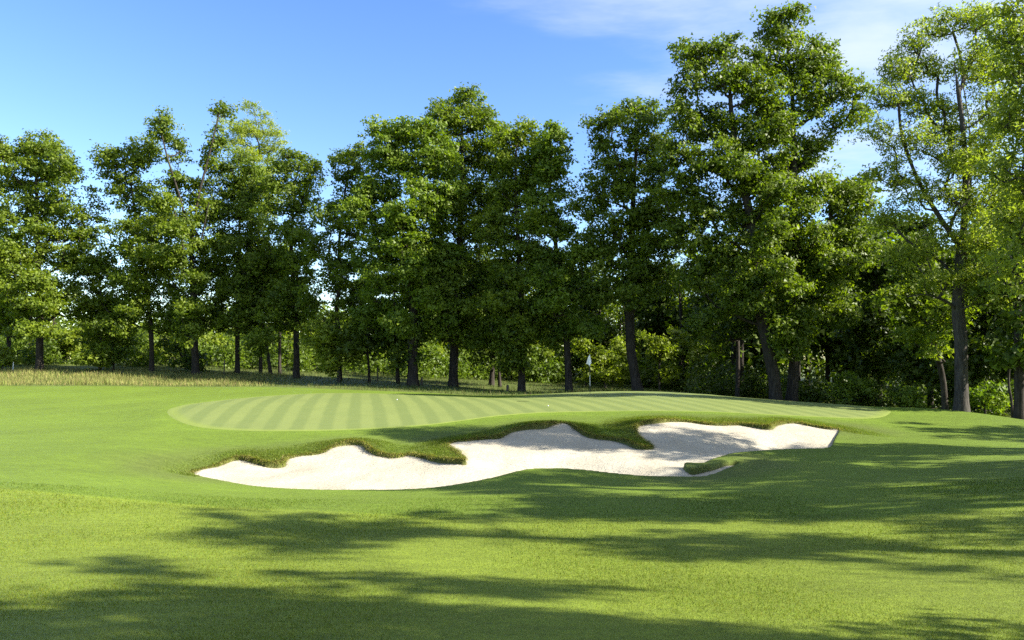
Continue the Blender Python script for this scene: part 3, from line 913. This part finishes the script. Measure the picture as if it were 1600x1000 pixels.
photo_tree('oak_tree', 55, [(708,604),(710,540),(715,470),(718,380),(722,280),(722,200)],
  [(722,155,40,18),(755,180,24,20),(692,180,30,22),(722,190,50,26),(715,240,52,34),(755,240,26,32),(735,295,50,40),(700,330,36,36),(745,360,46,42),(710,410,46,42),(760,420,36,40),(720,470,50,40),(760,500,44,34),(715,525,50,26),(775,208,22,20),(783,250,26,32),(778,310,34,36),(680,215,26,24)],
  'oak', 0.36, 'tall round-topped oak rising behind the bright maple', 14, group=G_ROW)
photo_tree('oak_tree', 52, [(815,613),(815,540),(814,460),(810,380),(806,300),(806,240)],
  [(812,205,30,22),(785,215,22,20),(838,225,26,26),(805,255,40,34),(830,290,34,34),(790,300,32,36),(808,350,42,38),(780,390,34,38),(830,400,38,38),(800,440,44,38),(780,490,40,34),(825,490,42,36),(800,530,46,26),(765,530,34,24),(850,250,26,26),(770,350,30,34)],
  'oak', 0.27, 'straight-trunked oak left of the leaning tree near the flag', 15, tint0=0.05, group=G_ROW)
photo_tree('oak_tree', 51, [(889,613),(887,560),(883,500),(876,440),(868,380),(860,310),(858,250)],
  [(862,215,26,22),(845,235,26,24),(872,245,20,24),(855,275,32,28),(878,290,18,22),(848,320,32,32),(875,350,28,28),(890,400,36,30),(850,410,36,34),(905,450,40,32),(860,470,36,34),(900,510,42,28),(860,520,34,26)],
  'maple', 0.26, 'oak whose trunk leans left just left of the flagstick', 16, tint0=0.0, group=G_ROW)
photo_tree('oak_tree', 50, [(997,611),(991,580),(985,540),(984,490),(985,440),(987,380),(990,300),(995,220)],
  [(992,165,32,18),(1015,185,30,26),(950,195,30,24),(980,215,40,32),(1025,230,36,36),(940,235,26,26),(955,280,44,36),(1005,285,44,38),(930,320,34,30),(985,340,50,36),(1035,330,34,40),(950,375,50,32),(1010,395,48,34),(925,405,38,24),(970,430,50,28),(1030,440,40,30),(945,460,44,24)],
  'oak', 0.36, 'oak on the curved trunk right of the flagstick', 17, tint0=-0.04, group=G_ROW)
photo_tree('oak_tree', 45.5, [(1213,630),(1209,590),(1199,540),(1189,490),(1184,430),(1176,360),(1160,280),(1145,200),(1140,130)],
  [(1075,85,28,20),(1100,80,30,22),(1140,78,40,22),(1175,88,26,26),(1080,125,36,32),(1130,125,44,36),(1180,130,36,38),(1065,180,34,34),(1110,190,46,38),(1165,200,46,42),(1060,235,36,32),(1105,255,46,36),(1160,270,48,40),(1065,300,44,34),(1120,325,50,38),(1175,340,44,38),(1075,365,46,34),(1130,395,54,36),(1180,420,40,34),(1090,430,46,32),(1150,460,50,32),(1120,500,46,26),(1195,150,34,36),(1200,215,36,40),(1195,290,40,40),(1205,350,40,40)],
  'oak', 0.42, 'left half of the tallest oak pair, on a pale trunk curving left', 18, group=G_ROW)
photo_tree('oak_tree', 46.5, [(1236,632),(1241,570),(1246,500),(1246,420),(1242,330),(1240,240),(1238,150),(1230,70)],
  [(1205,35,26,18),(1240,28,28,16),(1225,60,36,26),(1275,75,26,20),(1262,100,34,28),(1300,100,24,22),(1240,120,32,32),(1300,140,36,34),(1335,150,26,24),(1265,165,40,34),(1350,175,18,16),(1320,195,34,26),(1225,190,36,36),(1275,225,40,30),(1235,260,42,36),(1245,310,50,36),(1300,320,36,26),(1320,350,28,30),(1240,365,54,36),(1295,385,46,36),(1245,425,56,36),(1310,430,42,34),(1260,480,56,32),(1310,485,40,28),(1230,520,40,24),(1290,290,36,28),(1330,310,34,28),(1340,385,34,36),(1205,100,26,30)],
  'oak', 0.40, 'right half of the tallest oak pair with the highest top', 19, group=G_ROW)
photo_tree('ash_tree', 35.5, [(1502,643),(1502,590),(1501,530),(1497,485),(1500,430),(1503,380)],
  [(1425,70,34,24),(1470,45,40,24),(1520,40,44,28),(1400,110,34,26),(1450,110,44,34),(1510,110,46,40),(1565,100,40,44),(1380,150,30,24),(1430,165,46,32),(1490,180,44,38),(1550,180,44,44),(1372,205,26,22),(1420,225,42,30),(1480,250,44,36),(1545,255,44,40),(1390,270,34,26),(1440,300,44,30),(1510,320,44,36),(1565,330,40,40),(1400,340,40,26),(1460,370,50,26),(1540,390,46,28),(1420,400,46,20),(1500,430,62,18),(1565,440,46,20),(1440,445,40,16)],
  'ash', 0.33, 'pale feathery locust-like tree on the tall grey forked trunk at right', 20, limbs=[[(1497,490),(1478,474),(1440,462),(1405,466)],[(1499,440),(1470,405),(1425,375),(1390,330)],[(1502,390),(1460,330),(1430,280),(1405,215),(1398,160)],[(1503,385),(1502,300),(1490,210),(1470,110)],[(1503,385),(1525,290),(1535,190),(1530,90)],[(1502,410),(1540,345),(1560,250),(1570,150)]], dens=1.25, leaf=0.70, group=G_ROW, rmul=0.80, tint0=0.28)
photo_tree('slender_tree', 39, [(1477,640),(1474,600),(1466,560),(1456,520),(1450,460),(1446,410)],
  [(1440,430,40,30),(1415,470,44,24),(1455,480,40,26),(1420,520,44,22),(1440,390,36,28)], 'oak', 0.17, 'thin trunk leaning left directly behind the grey forked trunk', 21, group=G_ROW, tint0=0.1)
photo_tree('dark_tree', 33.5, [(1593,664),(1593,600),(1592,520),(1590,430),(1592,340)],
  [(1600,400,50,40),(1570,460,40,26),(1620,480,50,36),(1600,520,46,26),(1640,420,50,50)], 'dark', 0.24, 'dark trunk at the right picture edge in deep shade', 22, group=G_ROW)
photo_tree('slender_tree', 34.5, [(1583,660),(1580,625),(1576,600),(1577,570)],
  [(1570,560,26,14),(1588,545,24,16)], 'dark', 0.06, 'pale thin sapling stem beside the dark trunk at the right edge', 23, group=G_ROW, rmul=0.7)
photo_tree('locust_tree', 20, [(1930,700),(1925,600),(1915,480),(1900,340),(1880,200),(1860,60)],
  [(1560,60,24,24),(1575,180,26,30),(1560,260,20,24),(1610,210,34,34),(1605,60,34,34),(1570,330,22,20),(1600,440,40,20),(1590,40,30,30),(1590,75,30,30),(1570,20,20,20),(1595,150,30,30),(1575,110,24,24),(1580,230,28,26),(1590,330,30,28),(1600,300,30,30),(1585,400,30,24),(1640,0,60,50),(1600,110,36,36),(1660,110,60,60),(1590,190,32,30),(1640,220,60,50),(1595,270,34,30),(1650,320,60,50),(1610,360,40,30),(1660,410,60,36),(1720,20,80,80),(1740,180,80,80),(1740,320,80,60),(1820,80,90,90),(1830,250,90,80),(1900,-20,100,100),(1920,150,100,100),(1960,300,90,80),(1840,-110,90,70),(1740,-90,70,60),(2010,60,90,110)],
  'ash', 0.30, 'near feathery tree hanging into the picture at the upper right edge', 24, dens=0.7, leaf=0.60, group=G_ROW, rmul=0.62, tint0=0.15)
photo_tree('slender_tree', 50, [(1152,640),(1153,580),(1152,520),(1147,470),(1145,420)],
  [(1130,470,44,24),(1165,500,34,22),(1120,520,40,20),(1150,430,40,26)], 'dark', 0.16, 'dark slim trunk in the shade between the curved oak and the oak pair', 25, group=G_ROW)
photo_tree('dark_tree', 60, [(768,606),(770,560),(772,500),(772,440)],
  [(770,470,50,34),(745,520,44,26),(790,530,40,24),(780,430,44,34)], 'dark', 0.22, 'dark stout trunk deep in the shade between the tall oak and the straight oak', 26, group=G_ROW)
photo_tree('slender_tree', 58, [(781,608),(780,570),(782,520)],
  [(785,520,30,24),(800,545,26,16)], 'dark', 0.13, 'short dark stem close by the stout shaded trunk', 27, group=G_ROW)
photo_tree('slender_tree', 55, [(577,602),(576,570),(574,540),(578,500)],
  [(575,520,34,26),(600,540,30,18),(560,545,26,18)], 'dark', 0.10, 'thin stem left of the thick maple trunk under its branches', 28, group=G_ROW)
photo_tree('slender_tree', 55, [(622,602),(621,570),(622,520),(620,470)],
  [(620,530,30,24),(610,500,26,24)], 'dark', 0.15, 'slim dark stem directly beside the thick maple trunk', 29, group=G_ROW)
photo_tree('slender_tree', 62, [(291,583),(289,550),(286,520),(284,470)],
  [(285,500,28,26),(275,540,24,16)], 'dark', 0.12, 'thin stem tucked left of the forked oak trunk', 30, group=G_ROW)
photo_tree('slender_tree', 60, [(156,582),(157,550),(160,500),(170,460)],
  [(160,490,34,28),(140,530,26,20),(180,530,28,20)], 'oak', 0.13, 'small crooked tree amid the bright shrubs between the two left oaks', 31, group=G_ROW)

# ------------------------------------------------------------------ second row of trees deeper in the wood
def wood_tree(seed, h, w, sp, rb, dens=1.0, leaf=1.15, rmul=1.0):
    r = np.random.default_rng(seed)
    tr = np.array([[0, 0, 0], [r.normal(0, .1), 0, h * .25], [r.normal(0, .3), r.normal(0, .3), h * .5], [r.normal(0, .4), r.normal(0, .4), h * .72], [0, 0, h * .9]])
    bl = []
    for k in range(13):
        t = r.uniform(0.22, 1.0)
        rr = w * (0.35 + 0.65 * math.sin(math.pi * min(1, (t - 0.1) / 0.95))) * 0.62
        a = r.uniform(0, 6.28); d = r.uniform(0.2, 1.0) * w * 0.55 * (1.15 - t * 0.6)
        s = r.uniform(0.34, 0.52) * w
        bl.append((np.array([math.cos(a) * d, math.sin(a) * d, t * h * 0.92]), np.array([s, s, s * 0.72])))
    return grow(tr, bl, sp, rb, seed, dens=dens, leaf=leaf, rmul=rmul)
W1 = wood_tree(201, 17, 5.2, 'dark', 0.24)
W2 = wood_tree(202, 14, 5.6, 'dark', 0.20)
W3 = wood_tree(203, 15, 5.0, 'maple', 0.20)
G_BACK = 'trees deeper in the wood'
def ground_pt(u, Y):
    x = (u - 800) / F * Y
    return (x, Y, gz(x, Y))
B1 = plant('wood_tree', ground_pt(1370, 52), *W1, 'dark wood tree filling the gap between the oak pair and the pale feathery tree', group=G_BACK)
B2 = plant('wood_tree', ground_pt(1120, 74), *W2, 'dark wood tree seen through the gap left of the oak pair', group=G_BACK)
B3 = plant('wood_tree', ground_pt(660, 78), *W3, 'lighter wood tree glimpsed behind the bright maple trunk', group=G_BACK)
for src, u, Y, rz, s, lab in [
 (B1, 770, 76, 1.0, 0.95, 'dark wood tree closing the view behind the straight oak'),
 (B1, 930, 74, 2.2, 0.85, 'dark wood tree standing far behind the flag'),
 (B2, 1030, 78, 0.7, 1.0, 'wood tree filling the gap right of the curved oak trunk'),
 (B1, 1190, 68, 3.9, 1.05, 'dark wood tree immediately behind the oak pair'),
 (B2, 1290, 62, 5.0, 1.1, 'dark wood tree deep behind the right oak of the pair'),
 (B1, 1450, 48, 4.4, 0.8, 'dark wood tree shading the foot of the leaning trunk at right'),
 (B2, 1540, 46, 2.9, 0.9, 'dark wood tree behind the grey forked trunk'),
 (B1, 1640, 42, 1.7, 1.0, 'dark wood tree at the right edge behind the overhanging branches'),
 (B2, 1420, 62, 0.2, 1.15, 'wood tree between the oak pair and the forked trunk, farther back'),
 (B1, 1580, 58, 3.3, 1.1, 'tall wood tree far back at the right edge'),
 (B3, 715, 84, 1.9, 0.9, 'lighter wood tree far behind the tall round-topped oak'),
 (B3, 860, 82, 4.0, 0.95, 'lighter wood tree far behind the leaning tree by the flag'),
 (B3, 585, 82, 2.0, 0.75, 'low wood tree behind the left side of the maple'),
 (B3, 440, 90, 0.5, 0.62, 'small light tree far behind the thin stems')]:
    dup(src, ground_pt(u, Y), rz, s, lab, G_BACK)

# trees beside the fairway, out of the frame to the right, that throw the long shadows
G_SIDE = 'trees along the right side of the fairway'
E1 = wood_tree(211, 17.0, 3.6, 'oak', 0.26, dens=0.25, leaf=0.85, rmul=0.66)
E2 = wood_tree(212, 14.0, 4.2, 'oak', 0.24, dens=0.25, leaf=0.85, rmul=0.66)
S1 = plant('side_tree', (20.0, 4.7, gz(20.0, 4.7)), *E1, 'fairway-side oak right of the frame throwing the long pointed shadow', group=G_SIDE)
S2 = plant('side_tree', (21.5, 13.6, gz(21.5, 13.6)), *E2, 'fairway-side oak right of the frame shading the mound before the bunker', group=G_SIDE)
for src, x, y, rz, s, lab in [
 (S2, 14.5, 0.6, 2.0, 1.08, 'fairway-side oak beside the camera shading the nearest turf'),
 (S2, 10.5, 1.6, 4.0, 0.72, 'low fairway-side oak close behind the camera shading the lower right corner'),
 (S1, 22.0, 10.6, 1.0, 0.98, 'fairway-side oak right of the frame between its two larger neighbours'),
 (S2, 18.5, 6.4, 5.2, 0.72, 'small fairway-side oak right of the frame below the larger ones'),
 (S2, 29.0, 8.0, 0.4, 1.2, 'fairway-side oak second in depth behind the row right of the frame'),
 (S1, 22.5, 12.4, 3.6, 0.86, 'tall fairway-side oak right of the frame shading the turf just below the sand'),
 (S2, 19.2, 8.6, 0.9, 1.05, 'fairway-side oak right of the frame between the long shadow tree and the next'),
 (S2, 24.8, 14.2, 2.6, 1.1, 'fairway-side oak standing back between the mound shader and its neighbour'),
 (S1, 26.0, 7.2, 4.4, 1.0, 'fairway-side oak standing back behind the long shadow tree'),
 (S2, 25.5, 17.4, 1.6, 1.0, 'fairway-side oak next to the near feathery tree, out of the frame'),
 (S2, 33.5, 21.5, 5.6, 1.1, 'fairway-side oak out of the frame shading the turf right of the sand'),
 (S1, 31.0, 16.0, 3.0, 0.95, 'fairway-side oak farther right shading the right slope')]:
    dup(src, (x, y, gz(x, y)), rz, s, lab, G_SIDE)

# ------------------------------------------------------------------ shrubs and saplings in the sunny gaps
def shrub_mesh(seed, w, h, sp, dens=1.0):
    r = np.random.default_rng(seed)
    tr = np.array([[0, 0, 0], [0.05, 0, h * .25], [r.normal(0, .1), 0, h * .5], [0, 0, h * .75]])
    bl = []
    for k in range(10):
        t = r.uniform(0.12, 0.9); a = r.uniform(0, 6.28); d = r.uniform(0.15, 0.75) * w * (1.1 - 0.5 * t)
        s = r.uniform(0.28, 0.42) * w
        bl.append((np.array([math.cos(a) * d, math.sin(a) * d, t * h]), np.array([s, s, s * 0.8])))
    return grow(tr, bl, sp, 0.06, seed, dens=dens, rmul=0.8)
H1 = shrub_mesh(301, 1.7, 2.7, 'young'); H2 = shrub_mesh(302, 1.5, 3.6, 'young'); H3 = shrub_mesh(303, 1.6, 3.0, 'maple', 0.6)
G_SHRUB = 'bright shrubs under the tree row'
src = {}
for key, me, u, Y, rz, s, lab in [
 (1, H1, 5, 60, 0.0, 0.95, 'yellow-green shrub at the left picture edge beside the thin leaning tree'),
 (2, H2, 45, 72, 1.0, 1.17, 'shrub glimpsed between the two leftmost trunks'),
 (1, H1, 88, 71, 2.0, 1.49, 'bright shrub immediately right of the broad oak trunk'),
 (1, H1, 118, 70, 3.2, 1.56, 'sunniest yellow-green shrub in the left gap'),
 (2, H2, 140, 72, 4.0, 1.10, 'upright bright shrub left of the crooked little tree'),
 (3, H3, 178, 59, 0.5, 1.00, 'darker low shrub standing forward in the straw grass'),
 (2, H2, 205, 70, 1.7, 1.23, 'bushy shrub left of the olive-topped oak trunk'),
 (1, H1, 262, 72, 5.0, 1.30, 'bright shrub between the olive-topped oak and the forked oak'),
 (1, H1, 335, 73, 0.9, 1.43, 'bright shrub between the forked oak and the dense dark oak'),
 (3, H3, 390, 72, 2.6, 1.37, 'green shrub behind the thin twin stems'),
 (2, H2, 450, 76, 3.9, 1.30, 'shrub glimpsed left of the oak bordering the sky gap'),
 (2, H2, 495, 72, 0.3, 1.38, 'tall light shrub at the foot of the sky gap'),
 (3, H3, 600, 72, 4.4, 1.38, 'shrub behind the slim stem left of the maple trunk'),
 (1, H1, 680, 74, 1.4, 1.38, 'sunny low shrub right of the maple trunk'),
 (1, H1, 745, 76, 2.2, 1.12, 'low shrub in the gap left of the shaded stout trunk'),
 (1, H1, 800, 72, 2.9, 1.12, 'yellow-green shrub left of the straight oak trunk'),
 (2, H2, 850, 72, 5.5, 1.25, 'sunny shrub between the straight oak and the leaning tree'),
 (2, H2, 915, 63, 1.9, 1.25, 'sunlit sapling shrub directly behind the flag'),
 (1, H1, 945, 63, 4.7, 1.44, 'bright shrub right of the flag'),
 (2, H2, 968, 66, 0.6, 1.31, 'bright tall shrub left of the curved oak trunk'),
 (2, H2, 1030, 63, 2.4, 1.38, 'light sapling shrub right of the curved oak trunk'),
 (2, H2, 1068, 66, 3.5, 1.50, 'pale sapling shrub in the middle of the right gap'),
 (2, H2, 1105, 63, 5.2, 1.25, 'sunlit leafy shrub at the right end of the gap before the dark wood'),
 (3, H3, 1330, 47, 1.1, 1.05, 'shaded shrub right of the oak pair trunks'),
 (3, H3, 1415, 44, 2.8, 0.7, 'shaded shrub in the dark wood left of the leaning trunk'),
 (3, H3, 1535, 38.5, 4.1, 0.85, 'shrub with a sunlit spray right of the grey forked trunk')]:
    if key not in src:
        src[key] = plant('shrub', ground_pt(u, Y), *me, lab, 'shrub', G_SHRUB, rz, s)
    else:
        dup(src[key], ground_pt(u, Y), rz, s, lab, G_SHRUB)

M_BRUSH = leaf_material('brush_leaf', (0.060, 0.100, 0.010), (0.110, 0.165, 0.016), (0.180, 0.235, 0.026), 0.5)
# ------------------------------------------------------------------ far wood that closes the view
def far_mass():
    r = np.random.default_rng(77)
    C, Nn, Ti, Ls = [], [], [], []
    T = Tubes()
    spots = []
    for _ in range(120):
        x = r.uniform(-75, -12); spots.append((x, r.uniform(86, 120), r.uniform(5, 9.0), 0.15))
    for _ in range(120):
        x = r.uniform(-14, 24); spots.append((x, r.uniform(80, 112), r.uniform(9, 14), 0.1))
    for _ in range(130):
        x = r.uniform(16, 70); spots.append((x, r.uniform(56, 95), r.uniform(11, 17), -0.12))
    for _ in range(70):
        x = r.uniform(-80, 14); spots.append((x, r.uniform(77, 84), r.uniform(2.5, 4.5), 0.2))
    for x, y, h, t0 in spots:
        z0 = gz(x, min(y, 109))
        T.add(np.array([[x, y, z0 - .2], [x + r.normal(0, .2), y, z0 + h * .4], [x + r.normal(0, .4), y, z0 + h * .8]]), [0.22, 0.16, 0.05], 6)
        nc = int(7 + h * 1.3)
        for k in range(nc):
            t = r.uniform(0.08, 1.0) ; a = r.uniform(0, 6.28); d = r.uniform(0, 1) * 3.0 * (1.1 - 0.6 * t)
            q = np.array([x + math.cos(a) * d, y + math.sin(a) * d, z0 + t * h]); R = r.uniform(0.9, 1.6)
            nl = 14
            p = r.normal(0, 1, (nl, 3)) * R * np.array([.55, .55, .38])
            rd = p / (np.linalg.norm(p, axis=1)[:, None] + 1e-6)
            nn = rd * 0.5 + np.array([0, 0, .55]) + r.normal(0, .5, (nl, 3)); nn /= np.linalg.norm(nn, axis=1)[:, None]
            C.append(q + p); Nn.append(nn); Ls.append(r.uniform(0.38, 0.75, nl)); Ti.append(np.clip(0.4 + t0 + r.normal(0, .14) + r.normal(0, .12, nl), 0, 1))
    C = np.concatenate(C); Nn = np.concatenate(Nn); Ls = np.concatenate(Ls); Ti = np.concatenate(Ti)
    V = leaf_faces(C, Nn, Ls, Ls * 0.65, r)
    root = quads_mesh('far_wood', V, np.arange(len(V)).reshape(-1, 3), M_OAK, attrs={'tint': np.repeat(Ti, 3)})
    o = link('far_wood', root); tag(o, 'distant wood closing the view between and behind the trees', kind='stuff')
    o2 = link('far_trunks', T.mesh('far_trunks', M_BARK), o); o2['kind'] = 'stuff'
far_mass()
def undergrowth():
    r = np.random.default_rng(88)
    C, Nn, Ti, Ls = [], [], [], []
    for _ in range(230):
        x = r.uniform(-62, 16); y = r.uniform(65, 77); h = r.uniform(0.9, 2.0) * r.uniform(0.8, 2.0)
        if x > -6: y += 3
        z0 = gz(x, y); t0 = r.normal(0, 0.12)
        for k in range(int(5 + 3 * h)):
            t = r.uniform(0.02, 1.0); a = r.uniform(0, 6.28); d = r.uniform(0, 1) * 1.5 * (1.15 - 0.6 * t)
            q = np.array([x + math.cos(a) * d, y + math.sin(a) * d, z0 + t * h]); R = r.uniform(0.5, 0.9)
            nl = 26
            p = r.normal(0, 1, (nl, 3)) * R * np.array([.55, .55, .42])
            nn = p / (np.linalg.norm(p, axis=1)[:, None] + 1e-6) * 0.5 + np.array([0, 0, .55]) + r.normal(0, .5, (nl, 3)); nn /= np.linalg.norm(nn, axis=1)[:, None]
            C.append(q + p); Nn.append(nn); Ls.append(r.uniform(0.2, 0.42, nl)); Ti.append(np.clip(0.35 + t0 + r.normal(0, .1) + r.normal(0, .12, nl), 0, 1))
    C = np.concatenate(C); Nn = np.concatenate(Nn); Ls = np.concatenate(Ls); Ti = np.concatenate(Ti)
    V = leaf_faces(C, Nn, Ls, Ls * 0.6, r)
    o = link('undergrowth', quads_mesh('undergrowth', V, np.arange(len(V)).reshape(-1, 3), M_BRUSH, attrs={'tint': np.repeat(Ti, 3)}))
    tag(o, 'tangled bright brush filling the gaps between the trunks', kind='stuff')
undergrowth()
def shade_brush():
    r = np.random.default_rng(89)
    C, Nn, Ti, Ls = [], [], [], []
    for _ in range(130):
        x = r.uniform(13, 42); y = rough_front(x) + r.uniform(6.5, 22); h = r.uniform(0.6, 1.6) * r.uniform(0.8, 2.0)
        z0 = gz(x, y); t0 = r.normal(0, 0.12)
        for k in range(int(5 + 3 * h)):
            t = r.uniform(0.02, 1.0); a = r.uniform(0, 6.28); d = r.uniform(0, 1) * 1.5 * (1.15 - 0.6 * t)
            q = np.array([x + math.cos(a) * d, y + math.sin(a) * d, z0 + t * h]); R = r.uniform(0.4, 0.8)
            nl = 34
            p = r.normal(0, 1, (nl, 3)) * R * np.array([.6, .6, .38])
            nn = p / (np.linalg.norm(p, axis=1)[:, None] + 1e-6) * 0.4 + np.array([0, 0, .55]) + r.normal(0, .5, (nl, 3)); nn /= np.linalg.norm(nn, axis=1)[:, None]
            C.append(q + p); Nn.append(nn); Ls.append(r.uniform(0.16, 0.32, nl)); Ti.append(np.clip(0.4 + t0 + r.normal(0, .1) + r.normal(0, .12, nl), 0, 1))
    C = np.concatenate(C); Nn = np.concatenate(Nn); Ls = np.concatenate(Ls); Ti = np.concatenate(Ti)
    V = leaf_faces(C, Nn, Ls, Ls * 0.7, r)
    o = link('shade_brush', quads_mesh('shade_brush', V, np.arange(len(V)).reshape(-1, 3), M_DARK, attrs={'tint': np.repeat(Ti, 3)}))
    tag(o, 'dark low brush in the deep shade of the right wood', kind='stuff')
shade_brush()

# ------------------------------------------------------------------ flagstick, balls, posts
def simple_mat(name, col, rough=0.5, spec=0.4):
    b = NB(name)
    n = b.noise(b.pos(), 9.0, 3)
    c = b.mix(b.range(n, 0.3, 0.7, 0, 0.35), col, tuple(x * 0.82 for x in col))
    return b.done(b.principled(c, rough, spec).outputs[0])
M_WHITE = simple_mat('white_paint', (0.80, 0.80, 0.78))
M_BLACK = simple_mat('dark_paint', (0.03, 0.03, 0.032))
M_CLOTH = simple_mat('white_cloth', (0.82, 0.82, 0.82), 0.8, 0.1)
M_CUP = simple_mat('cup_liner', (0.6, 0.6, 0.58))
M_POST = bark_material('weathered_wood', (0.06, 0.05, 0.04), (0.15, 0.125, 0.10))

fp = P(922, 622.5, 40.5); fx, fy = fp[0], fp[1]; fz = gz(fx, fy) + 0.010
root = bpy.data.objects.new('flagstick', None); root.location = (fx, fy, fz); COL.objects.link(root)
tag(root, 'thin white and dark flagstick with a drooping white flag on the green', 'flagstick')
def ring_tube(z0, z1, r, mat, name, n=10):
    T = Tubes(); T.add(np.array([[0, 0, z0], [0, 0, (z0 + z1) / 2], [0, 0, z1]]), [r, r, r], n)
    return link(name, T.mesh(name, mat), root)
ring_tube(-0.1, 0.46, 0.012, M_BLACK, 'pole_section')
ring_tube(0.46, 1.06, 0.0125, M_WHITE, 'pole_section')
ring_tube(1.06, 1.52, 0.012, M_BLACK, 'pole_section')
ring_tube(1.52, 2.13, 0.0125, M_WHITE, 'pole_section')
T = Tubes(); T.add(np.array([[0, 0, 2.125], [0, 0, 2.15], [0, 0, 2.175]]), [0.016, 0.018, 0.004], 10)
link('finial', T.mesh('finial', M_WHITE), root)
T = Tubes(); T.add(np.array([[0, 0, 0.004], [0, 0, -0.05], [0, 0, -0.1]]), [0.054, 0.054, 0.054], 20)
link('cup', T.mesh('cup', M_CUP), root)
# limp flag cloth folded against the pole, spreading at its hem
fv, fq = [], []
nu, nv = 14, 14
for j in range(nv):
    t = j / (nv - 1)
    for i in range(nu):
        s = i / (nu - 1)
        wd = 0.03 + 0.125 * t ** 0.8
        xo = -0.012 + (0.35 - s) * 2 * wd
        yo = 0.05 * math.sin(s * 9.0 + t * 1.5) * (0.3 + t) - 0.03
        zo = 2.11 - 0.44 * t - 0.06 * math.sin(s * 3.1) * t + 0.03 * math.sin(s * 11) * t
        fv.append((xo, yo, zo))
for j in range(nv - 1):
    for i in range(nu - 1):
        a = j * nu + i; fq.append((a, a + 1, a + nu + 1, a + nu))
link('flag', quads_mesh('flag', np.array(fv), fq, M_CLOTH, smooth=True), root)

def uv_ball(r, n=12, mm=8):
    v, q = [], []
    for j in range(mm + 1):
        th = math.pi * j / mm
        for i in range(n):
            a = 2 * math.pi * i / n
            v.append((r * math.sin(th) * math.cos(a), r * math.sin(th) * math.sin(a), r * math.cos(th)))
    for j in range(mm):
        for i in range(n): q.append((j * n + i, (j + 1) * n + i, (j + 1) * n + (i + 1) % n, j * n + (i + 1) % n))
    return np.array(v), q
bv, bq = uv_ball(0.0235)
ball_me = quads_mesh('golf_ball', bv, bq, M_WHITE, smooth=True)
for u, v, lab in [(620.5, 625.5, 'white golf ball on the left half of the green'), (856.5, 635.2, 'white golf ball on the green nearer the flag')]:
    Y = 30.0
    for _ in range(60):
        p = P(u, v, Y); Y += (p[2] - gz(p[0], p[1])) * 4.0
        Y = min(max(Y, 25.0), 44.0)
    p = P(u, v, Y)
    o = link('golf_ball', ball_me); o.location = (p[0], p[1], gz(p[0], p[1]) + 0.010 + 0.023)
    tag(o, lab, 'golf ball', 'golf balls on the green')

def post_mesh(h, w):
    T = Tubes(); T.add(np.array([[0, 0, -0.2], [0, 0, h * .5], [0.01, 0, h - 0.03], [0.01, 0, h], [0.01, 0, h + 0.01]]), [w, w * .97, w * .95, w * .85, 0.001], 8)
    return T.mesh('post', M_POST)
for u, v, Y, h, w, lab in [
 (350, 585, 58, 1.25, 0.05, 'slim wooden post between the forked oak and the dense dark oak'),
 (659, 602, 53.5, 0.62, 0.07, 'short wooden post right of the thick maple trunk'),
 (793, 612, 51, 0.50, 0.09, 'stubby post left of the straight oak trunk'),
 (590, 600, 56, 1.1, 0.05, 'grey post between the thin stem and the slim stem left of the maple')]:
    p = P(u, v, Y)
    o = link('wooden_post', post_mesh(h, w)); o.location = (p[0], p[1], gz(p[0], p[1]))
    tag(o, lab, 'post', 'posts under the tree row')
o = link('white_stake', post_mesh(0.75, 0.035)); p = P(20.5, 575, 59)
o.data.materials.clear(); o.data.materials.append(M_WHITE)
o.location = (p[0], p[1], gz(p[0], p[1])); tag(o, 'white marker stake right of the leftmost thin leaning trunk', 'stake')
